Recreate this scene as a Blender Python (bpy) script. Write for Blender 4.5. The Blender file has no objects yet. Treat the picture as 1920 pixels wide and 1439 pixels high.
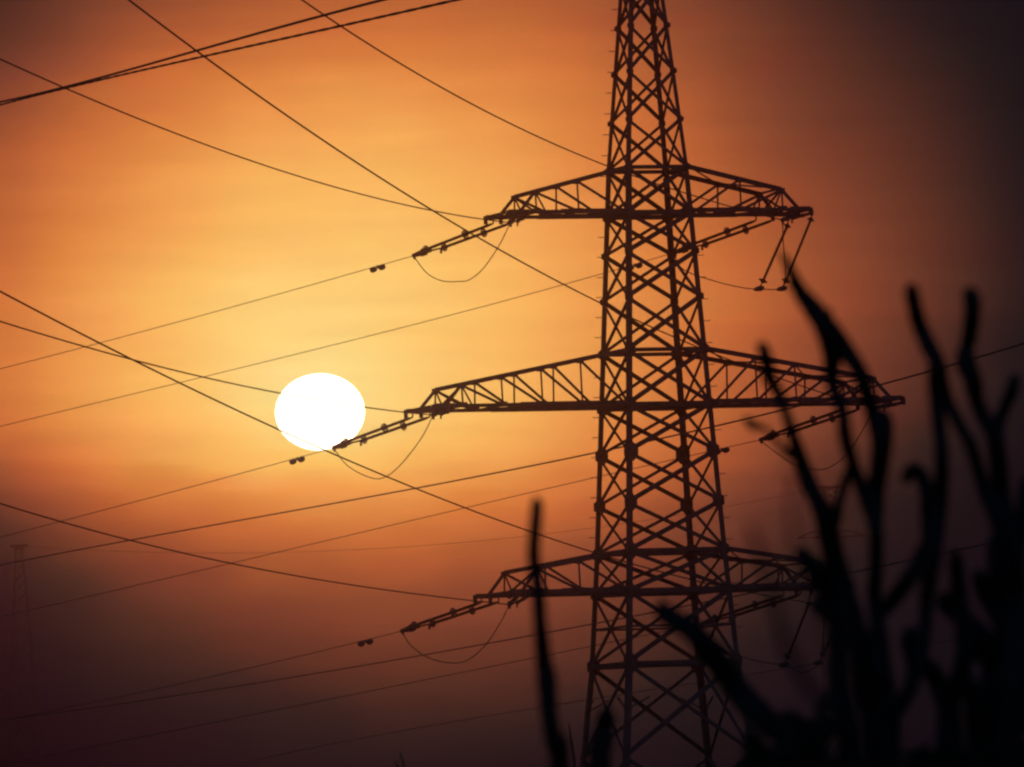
import bpy, math, random
from mathutils import Vector, Matrix
random.seed(7)
R = math.radians
sc = bpy.context.scene
col = sc.collection

# ------------------------------------------------------------------ camera
FP = 18300.0                       # focal length in pixels of a 1920 px wide frame
PITCH = 0.05355
ROLL = R(1.95)
CAM = Vector((0.0, 0.0, 1.6))
fwd = Vector((0, math.cos(PITCH), math.sin(PITCH)))
r0 = Vector((1, 0, 0)); u0 = Vector((0, -math.sin(PITCH), math.cos(PITCH)))
RT = r0 * math.cos(ROLL) - u0 * math.sin(ROLL)
UP = u0 * math.cos(ROLL) + r0 * math.sin(ROLL)
cd = bpy.data.cameras.new('camera'); cam = bpy.data.objects.new('camera', cd); col.objects.link(cam)
cam.matrix_world = Matrix(((RT.x, UP.x, -fwd.x, CAM.x), (RT.y, UP.y, -fwd.y, CAM.y), (RT.z, UP.z, -fwd.z, CAM.z), (0, 0, 0, 1)))
cd.sensor_width = 36.0; cd.lens = FP / 1920 * 36.0
cd.clip_start = 0.5; cd.clip_end = 60000
cd.dof.use_dof = True; cd.dof.focus_distance = 405.0; cd.dof.aperture_fstop = 40.0; cd.dof.aperture_blades = 0
sc.camera = cam

def ray(x, y):
    return (fwd + RT * ((x - 960) / FP) + UP * ((719.5 - y) / FP))
def atY(x, y, Y):                  # point seen at (x, y) whose world Y is Y
    d = ray(x, y); return CAM + d * ((Y - CAM.y) / d.y)
def onplane(x, y, P, Q):           # point seen at (x, y) on the vertical plane through P and Q
    n = Vector((Q.y - P.y, P.x - Q.x, 0)); d = ray(x, y)
    return CAM + d * ((P - CAM).dot(n) / d.dot(n))

# ------------------------------------------------------------------ render settings
sc.render.engine = 'CYCLES'
cy = sc.cycles
cy.use_denoising = True
cy.max_bounces = 4; cy.diffuse_bounces = 2; cy.glossy_bounces = 2; cy.volume_bounces = 0; cy.transparent_max_bounces = 8
cy.use_adaptive_sampling = False
cy.filter_width = 2.4
cy.sample_clamp_indirect = 3.0
vs = sc.view_settings
vs.view_transform = 'Standard'; vs.look = 'None'; vs.exposure = 0.0; vs.gamma = 1.0; vs.use_curve_mapping = False

# ------------------------------------------------------------------ sun direction
SUN_D = ray(600, 773).normalized()
SUN_EL = math.asin(SUN_D.z); SUN_AZ = math.atan2(SUN_D.x, SUN_D.y)

# ------------------------------------------------------------------ world: clear dusk sky with the dusty glow that surrounds the low sun
AZ0, AZ1, EL0, EL1 = -0.062, 0.062, 0.0, 0.1
HAZE = 0.0004; HG = 0.992; SUN_L = 8
SKY_U = [[[0.1994, 0.1984, 0.1765, 0.1232, 0.0746, 0.0433, 0.0262, 0.0162, 0.0158, 0.0077, 0.0, 0.0036, 0.0084, 0.0275, 0.054, 0.0934, 0.1401, 0.1987, 0.2586, 0.3085, 0.3603, 0.4095, 0.4544, 0.4761, 0.4806], [0.2662, 0.2649, 0.2439, 0.1873, 0.1322, 0.0857, 0.0488, 0.0155, 0.0072, 0.0, 0.0055, 0.0258, 0.0469, 0.0884, 0.1315, 0.1805, 0.2262, 0.2718, 0.31, 0.3396, 0.3678, 0.3945, 0.4188, 0.4316, 0.4343], [0.2219, 0.2206, 0.2064, 0.1667, 0.1208, 0.083, 0.0482, 0.0125, 0.0091, 0.0, 0.0056, 0.026, 0.0473, 0.0846, 0.1216, 0.1581, 0.1856, 0.2119, 0.2324, 0.2512, 0.2741, 0.2949, 0.3143, 0.3228, 0.3239]], [[0.0037, 0.0, 0.0229, 0.1135, 0.3104, 0.4387, 0.5398, 0.66, 0.7433, 0.7847, 0.781, 0.7575, 0.7338, 0.7004, 0.6501, 0.5453, 0.4463, 0.3584, 0.2981, 0.2589, 0.2586, 0.3235, 0.4377, 0.5058, 0.5214], [1.0, 0.9946, 0.9914, 0.9888, 0.9063, 0.8769, 0.8416, 0.7372, 0.5891, 0.4527, 0.3389, 0.3046, 0.2415, 0.1452, 0.0565, 0.0885, 0.163, 0.201, 0.2446, 0.2834, 0.2828, 0.2379, 0.172, 0.1346, 0.1244], [0.5291, 0.5393, 0.5448, 0.4836, 0.3994, 0.2973, 0.1595, 0.013, 0.0392, 0.1138, 0.2274, 0.3372, 0.4772, 0.626, 0.7777, 0.8872, 0.8991, 0.8913, 0.8524, 0.8353, 0.8706, 0.9016, 0.9432, 0.9887, 1.0]], [[0.6341, 0.6306, 0.3968, 0.0225, 0.0414, 0.0908, 0.1225, 0.314, 0.5201, 0.6166, 0.6372, 0.6547, 0.6786, 0.6523, 0.6335, 0.5566, 0.5646, 0.6467, 0.7285, 0.8859, 0.9504, 1.0, 0.8874, 0.6942, 0.6347], [0.0, 0.0346, 0.1795, 0.3542, 0.488, 0.5755, 0.5914, 0.6353, 0.6408, 0.7487, 0.7301, 0.7623, 0.7612, 0.6395, 0.5648, 0.4601, 0.3622, 0.2525, 0.1628, 0.0915, 0.0378, 0.0588, 0.1525, 0.2047, 0.2178], [0.664, 0.6819, 0.6915, 0.6652, 0.6156, 0.5083, 0.3646, 0.2611, 0.0, 0.2956, 0.5612, 0.7052, 0.8039, 0.7286, 0.7283, 0.6921, 0.6583, 0.599, 0.4452, 0.3251, 0.2715, 0.2545, 0.2218, 0.1936, 0.1931]], [[0.674, 0.688, 0.6371, 0.6763, 0.46, 0.3842, 0.4759, 0.5162, 0.5445, 0.7403, 0.6882, 0.6762, 0.5834, 0.4267, 0.3834, 0.3119, 0.1729, 0.0, 0.1805, 0.3457, 0.5799, 0.6598, 0.5414, 0.5385, 0.5498], [0.6155, 0.6129, 0.4968, 0.4476, 0.2505, 0.1873, 0.3423, 0.4829, 0.735, 1.0, 0.8566, 0.672, 0.4874, 0.3457, 0.2214, 0.2238, 0.2365, 0.1677, 0.4213, 0.5003, 0.6241, 0.6652, 0.6363, 0.6434, 0.6375], [0.1205, 0.1273, 0.2189, 0.4936, 0.9342, 1.0, 0.9494, 0.6663, 0.4223, 0.1823, 0.0705, 0.3318, 0.3837, 0.6168, 0.7594, 0.7073, 0.7299, 0.4982, 0.3438, 0.394, 0.3893, 0.3534, 0.3905, 0.5677, 0.619]], [[0.2797, 0.1946, 0.2648, 0.605, 0.6044, 0.6933, 0.8169, 0.8753, 1.0, 0.7212, 0.3565, 0.1936, 0.0768, 0.1823, 0.2323, 0.3974, 0.4146, 0.4907, 0.6, 0.6113, 0.8594, 0.9685, 0.8579, 0.5796, 0.4947], [0.9913, 1.0, 0.5826, 0.3064, 0.297, 0.1726, 0.2152, 0.2797, 0.3246, 0.4186, 0.562, 0.6803, 0.7435, 0.7611, 0.8114, 0.6609, 0.5166, 0.4491, 0.4415, 0.4356, 0.2688, 0.271, 0.3225, 0.3335, 0.3256], [0.9469, 0.8396, 0.8029, 0.8604, 0.5396, 0.519, 0.3563, 0.5507, 1.0, 0.3145, 0.2764, 0.0105, 0.0477, 0.3485, 0.5819, 0.654, 0.702, 0.6717, 0.4061, 0.3376, 0.3624, 0.3496, 0.3935, 0.4724, 0.5119]], [[0.1127, 0.0572, 0.6491, 1.0, 0.813, 0.4937, 0.3156, 0.1303, 0.1281, 0.6417, 0.6933, 0.6769, 0.6667, 0.4668, 0.441, 0.3359, 0.3827, 0.7659, 0.6423, 0.4637, 0.5383, 0.6073, 0.757, 0.7391, 0.7162], [0.3176, 0.4684, 0.6182, 0.7601, 0.8025, 0.3649, 0.3823, 0.4639, 0.0, 0.5093, 0.5688, 0.7548, 0.7568, 0.4018, 0.4941, 0.4276, 0.4066, 0.4594, 0.4512, 0.5911, 0.5969, 0.5746, 0.5149, 0.4866, 0.4796], [0.3488, 0.2608, 0.224, 0.1553, 0.2595, 0.4804, 0.277, 0.0601, 1.0, 0.7628, 0.7284, 0.3824, 0.4556, 0.7538, 0.8457, 0.8127, 0.7675, 0.4988, 0.4114, 0.4975, 0.4791, 0.4603, 0.3377, 0.3506, 0.343]], [[0.4925, 0.575, 0.3657, 0.1684, 0.5345, 1.0, 0.9463, 0.3787, 0.0035, 0.2131, 0.5297, 0.6457, 0.5494, 0.5128, 0.449, 0.6175, 0.7159, 0.4546, 0.1048, 0.2391, 0.7007, 0.8274, 0.6711, 0.6638, 0.6714], [0.5347, 0.5591, 0.3149, 0.2023, 0.3164, 0.6147, 1.0, 0.3992, 0.4868, 0.2841, 0.148, 0.9109, 0.7458, 0.7057, 0.3378, 0.2548, 0.3789, 0.2717, 0.5516, 0.7294, 0.7421, 0.7485, 0.5104, 0.3484, 0.3082], [0.4855, 0.5519, 0.6374, 0.7002, 0.4177, 0.9683, 0.6774, 0.0, 0.3647, 0.8414, 0.4639, 0.2906, 0.3884, 0.7034, 0.2604, 0.373, 0.42, 0.4445, 0.6108, 0.4648, 0.4808, 0.5086, 0.595, 0.5184, 0.4823]], [[0.7583, 0.2185, 0.433, 0.4011, 0.429, 0.9737, 0.4883, 0.3526, 0.532, 0.3467, 0.5803, 0.5095, 0.5736, 0.8038, 0.3917, 0.3398, 0.0, 0.4304, 0.7433, 0.6936, 0.715, 0.4181, 0.316, 0.4051, 0.4432], [0.5458, 0.2821, 0.4817, 0.65, 0.4241, 0.5071, 0.3369, 0.3698, 0.5796, 0.5359, 0.7718, 0.3334, 0.3421, 0.5565, 0.5965, 0.625, 0.4205, 0.5096, 0.5745, 0.6895, 0.7996, 0.7658, 0.3726, 0.073, 0.0], [0.738, 0.7923, 0.3095, 0.14, 0.683, 0.4792, 0.525, 0.3223, 0.385, 0.8203, 0.5643, 0.6521, 0.5587, 0.2373, 0.456, 0.6071, 0.626, 0.3946, 0.3118, 0.1736, 0.1156, 0.2199, 0.4993, 0.9309, 1.0]], [[0.3829, 0.9178, 0.2459, 0.2714, 0.5316, 0.641, 0.5847, 0.4656, 0.3108, 0.8314, 0.8819, 0.6346, 0.5734, 0.0, 0.1592, 0.1431, 0.5398, 0.7507, 0.7574, 0.603, 0.505, 0.3595, 0.2971, 0.3471, 0.3707], [0.415, 0.6342, 0.5114, 0.3863, 0.1825, 0.2765, 0.59, 0.9034, 0.3097, 0.5732, 0.5877, 0.6514, 0.5558, 0.1891, 0.0, 0.595, 0.854, 0.9646, 0.762, 0.3982, 0.4548, 0.4765, 0.4368, 0.2895, 0.2658], [0.5119, 0.5664, 0.4682, 0.5612, 0.5195, 0.3791, 0.5396, 0.3753, 0.6439, 0.6421, 0.0, 0.8662, 0.4825, 0.4686, 0.4409, 0.5336, 0.6187, 0.3755, 0.5861, 0.5134, 0.5609, 0.5488, 0.4582, 0.4279, 0.4185]], [[0.6868, 0.3219, 0.5806, 0.4139, 0.6037, 0.6764, 0.0081, 0.5579, 0.4929, 0.5499, 0.9692, 0.2116, 0.4194, 0.2334, 0.4644, 1.0, 0.446, 0.678, 0.2239, 0.3471, 0.5968, 0.5639, 0.4575, 0.3731, 0.36], [0.6678, 0.3729, 0.5242, 0.4066, 0.3491, 0.7912, 0.2213, 0.8583, 0.5099, 0.0, 0.787, 0.4168, 0.8609, 0.4906, 0.2843, 0.6477, 0.2205, 0.4389, 0.3896, 0.4865, 0.5771, 0.5207, 0.5741, 0.5748, 0.5924], [0.3309, 0.3266, 0.2739, 0.7816, 0.4506, 0.2503, 0.7365, 0.5324, 0.3171, 0.7567, 0.7148, 0.5078, 0.2994, 0.1449, 0.252, 0.628, 0.8679, 1.0, 0.7238, 0.2625, 0.5176, 0.4531, 0.467, 0.3871, 0.3835]]]
SKY_V = [[[0.4826, 0.4826, 0.4826, 0.4826, 0.4826, 0.4784, 0.4574, 0.4265, 0.3912, 0.3451, 0.3148, 0.2621, 0.1963, 0.1313, 0.0679, 0.0226, 0.0156, 0.0116, 0.006, 0.0003, 0.0, 0.0083, 0.0182, 0.0279, 0.0416, 0.0598, 0.0882, 0.1226, 0.1641, 0.2124, 0.2293, 0.2306], [0.4578, 0.458, 0.4583, 0.4582, 0.4544, 0.4426, 0.4277, 0.4112, 0.3927, 0.3682, 0.3504, 0.3158, 0.2641, 0.2042, 0.1276, 0.0419, 0.0109, 0.0032, 0.0064, 0.0, 0.0068, 0.031, 0.049, 0.0674, 0.0959, 0.1207, 0.1573, 0.1992, 0.2391, 0.2721, 0.2837, 0.2842], [0.354, 0.3541, 0.3543, 0.3541, 0.3506, 0.3391, 0.3269, 0.3162, 0.3038, 0.2848, 0.2753, 0.2653, 0.244, 0.2105, 0.1507, 0.0694, 0.0174, 0.0045, 0.0119, 0.0, 0.0103, 0.0392, 0.057, 0.0743, 0.1006, 0.121, 0.1503, 0.1814, 0.2065, 0.226, 0.2327, 0.2334]], [[0.4762, 0.4762, 0.4762, 0.4762, 0.4762, 0.4953, 0.5855, 0.692, 0.7786, 0.869, 0.9035, 1.0, 0.9922, 0.7998, 0.5759, 0.3601, 0.2651, 0.2165, 0.1999, 0.2187, 0.2293, 0.2656, 0.3378, 0.3519, 0.3874, 0.4969, 0.6008, 0.688, 0.7441, 0.8015, 0.8414, 0.858], [0.2742, 0.2761, 0.2763, 0.27, 0.2413, 0.1902, 0.1604, 0.1247, 0.1116, 0.1113, 0.0955, 0.0489, 0.1588, 0.2916, 0.4486, 0.7502, 0.8105, 0.9507, 0.8346, 0.7202, 0.6975, 0.6155, 0.5642, 0.6122, 0.5457, 0.4895, 0.3432, 0.2779, 0.2481, 0.1162, 0.0169, 0.0], [0.848, 0.8465, 0.8463, 0.8486, 0.8481, 0.8313, 0.8111, 0.8076, 0.8054, 0.7698, 0.7924, 0.8312, 0.8174, 0.7711, 0.6347, 0.3104, 0.0714, 0.0, 0.1358, 0.1115, 0.1844, 0.2861, 0.3192, 0.357, 0.4511, 0.476, 0.5867, 0.705, 0.7572, 0.8226, 0.8456, 0.8476]], [[0.6097, 0.6097, 0.6097, 0.6097, 0.6097, 0.6476, 0.8101, 0.9169, 0.8503, 0.6647, 0.5697, 0.5615, 0.2496, 0.0135, 0.0, 0.1582, 0.3504, 0.3835, 0.5484, 0.8037, 0.7697, 0.7876, 0.6751, 0.5754, 0.586, 0.3664, 0.4097, 0.4171, 0.3455, 0.5808, 0.8055, 0.7904], [0.1109, 0.1123, 0.1111, 0.1049, 0.0981, 0.135, 0.2733, 0.3959, 0.5097, 0.6982, 0.7325, 0.8956, 1.0, 0.9471, 0.8902, 0.825, 0.7057, 0.491, 0.2912, 0.2478, 0.2271, 0.2297, 0.4173, 0.375, 0.3111, 0.5519, 0.583, 0.5045, 0.4754, 0.4232, 0.4573, 0.4859], [0.2692, 0.2666, 0.2668, 0.2711, 0.2799, 0.3154, 0.369, 0.4093, 0.4691, 0.5244, 0.5633, 0.6641, 0.7544, 0.7836, 1.0, 0.6704, 0.3912, 0.3324, 0.4607, 0.2899, 0.4746, 0.4853, 0.4926, 0.4787, 0.5011, 0.5178, 0.5957, 0.6568, 0.5368, 0.4908, 0.4686, 0.4653]], [[0.4918, 0.4918, 0.4918, 0.4918, 0.4918, 0.5646, 0.841, 0.9112, 0.8611, 0.8171, 0.5667, 0.5379, 0.593, 0.4187, 0.5034, 0.607, 0.4901, 0.5919, 0.4081, 0.2804, 0.2589, 0.489, 0.5298, 0.6967, 0.7627, 0.8315, 0.6638, 0.4572, 0.3461, 0.2273, 0.0384, 0.0], [0.6513, 0.6427, 0.639, 0.6316, 0.6297, 0.6512, 0.7748, 0.7042, 0.5394, 0.4508, 0.3359, 0.5798, 0.803, 0.5115, 0.3625, 0.7113, 0.5955, 0.5964, 0.2583, 0.2622, 0.0, 0.4995, 0.6045, 0.7053, 0.874, 0.8924, 0.8087, 0.3635, 0.1856, 0.2028, 0.1833, 0.1449], [0.4332, 0.4385, 0.4408, 0.445, 0.4511, 0.4612, 0.4066, 0.4501, 0.4441, 0.416, 0.6111, 0.7392, 0.6423, 0.4962, 0.4583, 0.6592, 0.611, 0.5975, 0.7063, 0.7501, 0.7905, 0.3108, 0.3085, 0.3061, 0.0147, 0.0072, 0.0, 0.4037, 0.6779, 0.7748, 0.8194, 0.8406]], [[0.5972, 0.5972, 0.5972, 0.5972, 0.5972, 0.5201, 0.2265, 0.1742, 0.2432, 0.4455, 0.6025, 0.6262, 0.8123, 0.6597, 0.279, 0.0102, 0.0, 0.1908, 0.2333, 0.7745, 0.6829, 0.7649, 0.7734, 0.7471, 0.6176, 0.75, 0.6166, 0.5782, 0.6501, 0.4152, 0.2112, 0.196], [0.3575, 0.3544, 0.3648, 0.3768, 0.3519, 0.2936, 0.3285, 0.3833, 0.3057, 0.1842, 0.0698, 0.3445, 0.4183, 0.2073, 0.6138, 0.5192, 0.1842, 0.2744, 0.4991, 0.0591, 0.332, 0.6451, 0.599, 0.5459, 1.0, 0.6491, 0.8913, 0.8978, 0.466, 0.7847, 0.8595, 0.8061], [0.474, 0.4785, 0.4713, 0.4772, 0.4659, 0.3838, 0.3375, 0.3485, 0.4047, 0.3335, 0.4685, 0.4365, 0.4312, 0.9387, 0.1527, 0.0938, 0.4182, 0.8617, 0.6093, 0.5045, 0.5562, 0.2767, 0.1355, 0.3703, 0.5647, 0.7036, 0.6685, 1.0, 0.861, 0.6625, 0.4926, 0.4423]], [[0.6324, 0.6324, 0.6324, 0.6324, 0.6324, 0.7288, 1.0, 0.673, 0.382, 0.3047, 0.3502, 0.6881, 0.8354, 0.799, 0.9028, 0.0852, 0.8062, 0.4406, 0.6325, 0.6282, 0.6744, 0.5089, 0.495, 0.4274, 0.1714, 0.2825, 0.3631, 0.3475, 0.2786, 0.4671, 0.3888, 0.3442], [0.4709, 0.4651, 0.4689, 0.4769, 0.4726, 0.5093, 0.6502, 0.6138, 0.5835, 0.6708, 0.5269, 0.6136, 0.459, 0.1364, 1.0, 0.2761, 0.5141, 0.438, 0.716, 0.3092, 0.5623, 0.6028, 0.5619, 0.5308, 0.4793, 0.4451, 0.5287, 0.3541, 0.4085, 0.45, 0.4153, 0.3663], [0.3825, 0.3832, 0.3834, 0.3725, 0.3888, 0.4363, 0.4221, 0.4709, 0.498, 0.5449, 0.5458, 0.6275, 0.5956, 0.6843, 0.0, 0.4712, 0.5374, 0.3269, 0.2547, 0.5761, 0.4864, 0.6773, 0.7548, 0.462, 0.5557, 0.5794, 0.6181, 0.4067, 0.3552, 0.5704, 0.6914, 0.7291]], [[0.6133, 0.6133, 0.6133, 0.6133, 0.6133, 0.6, 0.4444, 0.0837, 0.5021, 0.8511, 1.0, 0.7198, 0.5368, 0.3616, 0.2295, 0.6422, 0.9371, 0.5609, 0.5617, 0.5215, 0.5035, 0.4785, 0.5187, 0.502, 0.3266, 0.2466, 0.356, 0.4455, 0.575, 0.3103, 0.2328, 0.4969], [0.2805, 0.2683, 0.2692, 0.2702, 0.3257, 0.5591, 0.666, 0.7897, 0.7464, 0.7723, 0.7053, 0.1658, 0.6625, 0.0, 0.0774, 0.6959, 0.6372, 0.2978, 0.3117, 0.6599, 0.3783, 0.6652, 0.8582, 0.6994, 0.5394, 0.1877, 0.384, 0.7227, 0.6011, 0.4395, 0.4329, 0.5427], [0.6064, 0.5866, 0.5823, 0.5824, 0.5541, 0.4846, 0.4765, 0.4888, 0.5143, 0.3728, 0.4674, 0.4899, 0.5456, 0.8079, 0.2415, 1.0, 0.3879, 0.4744, 0.6276, 0.4531, 0.3827, 0.3801, 0.5789, 0.5998, 0.4458, 0.2959, 0.5562, 0.5313, 0.4736, 0.439, 0.3391, 0.3381]], [[0.4505, 0.4505, 0.4505, 0.4505, 0.4505, 0.4868, 0.6108, 0.5424, 0.5925, 0.3447, 0.3506, 0.3702, 0.452, 0.8179, 0.0113, 0.3547, 0.8044, 0.4975, 0.4809, 0.5168, 0.2912, 0.3943, 0.6965, 0.5504, 0.3896, 0.4304, 0.5766, 1.0, 0.547, 0.5044, 0.4763, 0.4638], [0.4918, 0.4874, 0.4967, 0.4731, 0.3408, 0.1955, 0.305, 0.4199, 0.6351, 0.5844, 0.6879, 0.7268, 0.3957, 0.7514, 0.232, 0.0, 0.3358, 0.2294, 0.4153, 0.6429, 0.7114, 0.7902, 0.8476, 0.5632, 0.5901, 0.6621, 0.6637, 0.5142, 0.1544, 0.3517, 0.4154, 0.3899], [0.5921, 0.6128, 0.6113, 0.5842, 0.5506, 0.4361, 0.2856, 0.0322, 0.0, 0.2942, 0.2008, 0.3439, 0.6253, 0.0258, 0.5547, 0.9984, 0.6331, 0.6167, 0.5255, 0.1775, 0.0931, 0.4988, 0.2957, 0.3538, 0.511, 0.8063, 0.9489, 0.3393, 0.6113, 0.8642, 0.8694, 0.9013]], [[0.3896, 0.3896, 0.3896, 0.3896, 0.3896, 0.5549, 1.0, 0.2911, 0.1345, 0.3171, 0.2892, 0.8805, 0.6836, 0.0507, 0.3676, 0.5656, 0.4168, 0.5451, 0.6474, 0.6726, 0.1476, 0.3859, 0.5154, 0.5572, 0.5817, 0.4801, 0.7673, 0.4146, 0.8127, 0.3853, 0.5458, 0.578], [0.5342, 0.5215, 0.4738, 0.4567, 0.4999, 0.5988, 0.564, 0.3038, 0.2266, 0.3219, 0.4643, 0.7731, 0.5489, 0.3268, 0.7736, 0.6524, 0.336, 0.0853, 0.1854, 1.0, 0.4915, 0.5504, 0.5105, 0.6342, 0.6173, 0.5625, 0.3699, 0.3624, 0.6796, 0.3483, 0.4444, 0.534], [0.4217, 0.4164, 0.4172, 0.4261, 0.4457, 0.4876, 0.5023, 0.6871, 0.592, 0.6668, 0.5575, 0.3752, 1.0, 0.1407, 0.2988, 0.6029, 0.4713, 0.559, 0.5071, 0.6676, 0.2931, 0.5142, 0.2593, 0.529, 0.7162, 0.3883, 0.4429, 0.7669, 0.4935, 0.4969, 0.4591, 0.4146]], [[0.4371, 0.4371, 0.4371, 0.4371, 0.4371, 0.4505, 0.5319, 0.3259, 0.6571, 0.3812, 0.507, 1.0, 0.0385, 0.6957, 0.4989, 0.3556, 0.5024, 0.496, 0.5913, 0.4608, 0.6158, 0.4474, 0.4069, 0.4817, 0.4968, 0.7631, 0.5023, 0.4562, 0.3871, 0.4065, 0.4561, 0.5414], [0.4286, 0.4182, 0.4238, 0.4365, 0.4825, 0.5933, 0.6749, 0.4711, 0.6262, 0.469, 0.4443, 0.6299, 0.0, 0.6379, 0.4984, 0.4192, 0.7064, 0.419, 0.443, 0.3325, 0.4513, 0.3313, 0.5696, 0.702, 0.4984, 0.7205, 0.3602, 0.6998, 0.768, 0.3914, 0.4304, 0.4889], [0.493, 0.5064, 0.4833, 0.4774, 0.5117, 0.5682, 0.5954, 0.5664, 0.4614, 0.3391, 0.3427, 0.3179, 0.713, 0.6577, 0.6177, 0.5221, 0.3687, 0.3458, 0.379, 1.0, 0.628, 0.1706, 0.3493, 0.4757, 0.5838, 0.7001, 0.6386, 0.1462, 0.53, 0.4765, 0.4815, 0.5239]]]
SKY_S = [[1.20187, 0.97354, 0.49654], [0.302, 0.06832, 0.05907], [0.07175, 0.04098, 0.04151], [0.08115, 0.02885, 0.01545], [0.04303, 0.02033, 0.01245], [0.03254, 0.0372, 0.01736], [0.02724, 0.01301, 0.01457], [0.03426, 0.01501, 0.00553], [0.02214, 0.01281, 0.01418], [0.03024, 0.01701, 0.00864]]

w = bpy.data.worlds.new('World'); sc.world = w; w.use_nodes = True
nt = w.node_tree; nt.nodes.clear()
def N(t, **kw):
    n = nt.nodes.new(t)
    for k, v in kw.items(): setattr(n, k, v)
    return n
def put(sock, v):
    if hasattr(v, 'is_output'): nt.links.new(v, sock)
    else: sock.default_value = v
def math_(op, a, b=0.0, c=0.0):
    n = N('ShaderNodeMath', operation=op); put(n.inputs[0], a); put(n.inputs[1], b)
    if op in ('MULTIPLY_ADD',): put(n.inputs[2], c)
    return n.outputs[0]
def vmath(op, a, b=(0, 0, 0), c=(0, 0, 0)):
    n = N('ShaderNodeVectorMath', operation=op); put(n.inputs[0], a); put(n.inputs[1], b)
    if op == 'MULTIPLY_ADD': put(n.inputs[2], c)
    return n.outputs['Value'] if op in ('DOT_PRODUCT', 'LENGTH') else n.outputs[0]
def curve(inp, chans):             # three curves (r, g, b), each a list of values over 0..1
    n = N('ShaderNodeRGBCurve')
    m = n.mapping; m.use_clip = False; m.extend = 'HORIZONTAL'
    for ci, vals in enumerate(chans):
        c = m.curves[ci]; k = len(vals)
        while len(c.points) < k: c.points.new(0.5, 0.5)
        for i, v in enumerate(vals):
            c.points[i].location = (i / (k - 1), v); c.points[i].handle_type = 'AUTO'
    m.update()
    put(n.inputs['Color'], inp)
    return n.outputs['Color']
tc = N('ShaderNodeTexCoord'); D = tc.outputs['Generated']
sep = N('ShaderNodeSeparateXYZ'); put(sep.inputs[0], D)
az = math_('ARCTAN2', sep.outputs[0], sep.outputs[1])
el = math_('ARCSINE', sep.outputs[2])
# streaky dust: long level bands that shift the glow slightly up and down
cmb = N('ShaderNodeCombineXYZ'); put(cmb.inputs[0], math_('MULTIPLY', az, 26.0)); put(cmb.inputs[1], math_('MULTIPLY', el, 150.0))
noi = N('ShaderNodeTexNoise'); put(noi.inputs['Vector'], cmb.outputs[0]); noi.inputs['Scale'].default_value = 1.0; noi.inputs['Detail'].default_value = 3.0
nz = math_('SUBTRACT', noi.outputs['Fac'], 0.5)
el2 = math_('MULTIPLY_ADD', nz, 0.006, el)
U = math_('MULTIPLY_ADD', az, 1 / (AZ1 - AZ0), -AZ0 / (AZ1 - AZ0))
V = math_('MULTIPLY_ADD', el2, 1 / (EL1 - EL0), -EL0 / (EL1 - EL0))
acc = None
for k in range(len(SKY_U)):
    fu = vmath('MULTIPLY_ADD', curve(U, SKY_U[k]), (2, 2, 2), (-1, -1, -1))
    fv = vmath('MULTIPLY_ADD', curve(V, SKY_V[k]), (2, 2, 2), (-1, -1, -1))
    p = vmath('MULTIPLY', fu, fv)
    p = vmath('MULTIPLY', p, SKY_S[k])
    acc = p if acc is None else vmath('ADD', acc, p)
acc = vmath('MAXIMUM', acc, (0.0, 0.0, 0.0))
cm2 = N('ShaderNodeCombineXYZ'); put(cm2.inputs[0], math_('MULTIPLY', az, 40.0)); put(cm2.inputs[1], math_('MULTIPLY', el, 420.0)); cm2.inputs[2].default_value = 3.7
no2 = N('ShaderNodeTexNoise'); put(no2.inputs['Vector'], cm2.outputs[0]); no2.inputs['Scale'].default_value = 1.0; no2.inputs['Detail'].default_value = 4.0; no2.inputs['Roughness'].default_value = 0.6
st = math_('MULTIPLY_ADD', math_('SUBTRACT', no2.outputs['Fac'], 0.5), 0.16, 1.0)
sn = N('ShaderNodeVectorMath', operation='SCALE'); put(sn.inputs[0], acc); put(sn.inputs['Scale'], st); acc = sn.outputs[0]
ga = N('ShaderNodeGamma'); put(ga.inputs[0], acc); ga.inputs[1].default_value = 2.2
# away from the glow: the ordinary dusk sky
sky = N('ShaderNodeTexSky', sky_type='NISHITA'); sky.sun_disc = False
sky.sun_elevation = SUN_EL; sky.sun_rotation = SUN_AZ; sky.altitude = 100; sky.dust_density = 4.0; sky.air_density = 1.0
skyc = vmath('MULTIPLY', sky.outputs[0], (0.020, 0.026, 0.046))
cen = ray(960, 720).normalized()
ang = math_('ARCCOSINE', vmath('DOT_PRODUCT', D, tuple(cen)))
mr = N('ShaderNodeMapRange', interpolation_type='SMOOTHSTEP'); put(mr.inputs[0], ang)
mr.inputs[1].default_value = R(3.85); mr.inputs[2].default_value = R(7.5)
dn = N('ShaderNodeMapRange'); put(dn.inputs[0], ang); dn.inputs[1].default_value = R(16); dn.inputs[2].default_value = R(70)
dn.inputs[3].default_value = 0.02; dn.inputs[4].default_value = 1.0
skyd = vmath('MULTIPLY', skyc, (1, 1, 1)); vn = N('ShaderNodeVectorMath', operation='SCALE'); put(vn.inputs[0], skyd); put(vn.inputs['Scale'], dn.outputs[0])
mx = N('ShaderNodeMix', data_type='RGBA'); put(mx.inputs[0], mr.outputs[0]); put(mx.inputs[6], ga.outputs[0]); put(mx.inputs[7], vn.outputs[0])
bg = N('ShaderNodeBackground'); put(bg.inputs[0], mx.outputs[2]); bg.inputs[1].default_value = 1.0
wo = N('ShaderNodeOutputWorld'); nt.links.new(bg.outputs[0], wo.inputs[0])
w.cycles.sampling_method = 'MANUAL'; w.cycles.sample_map_resolution = 2048

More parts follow.
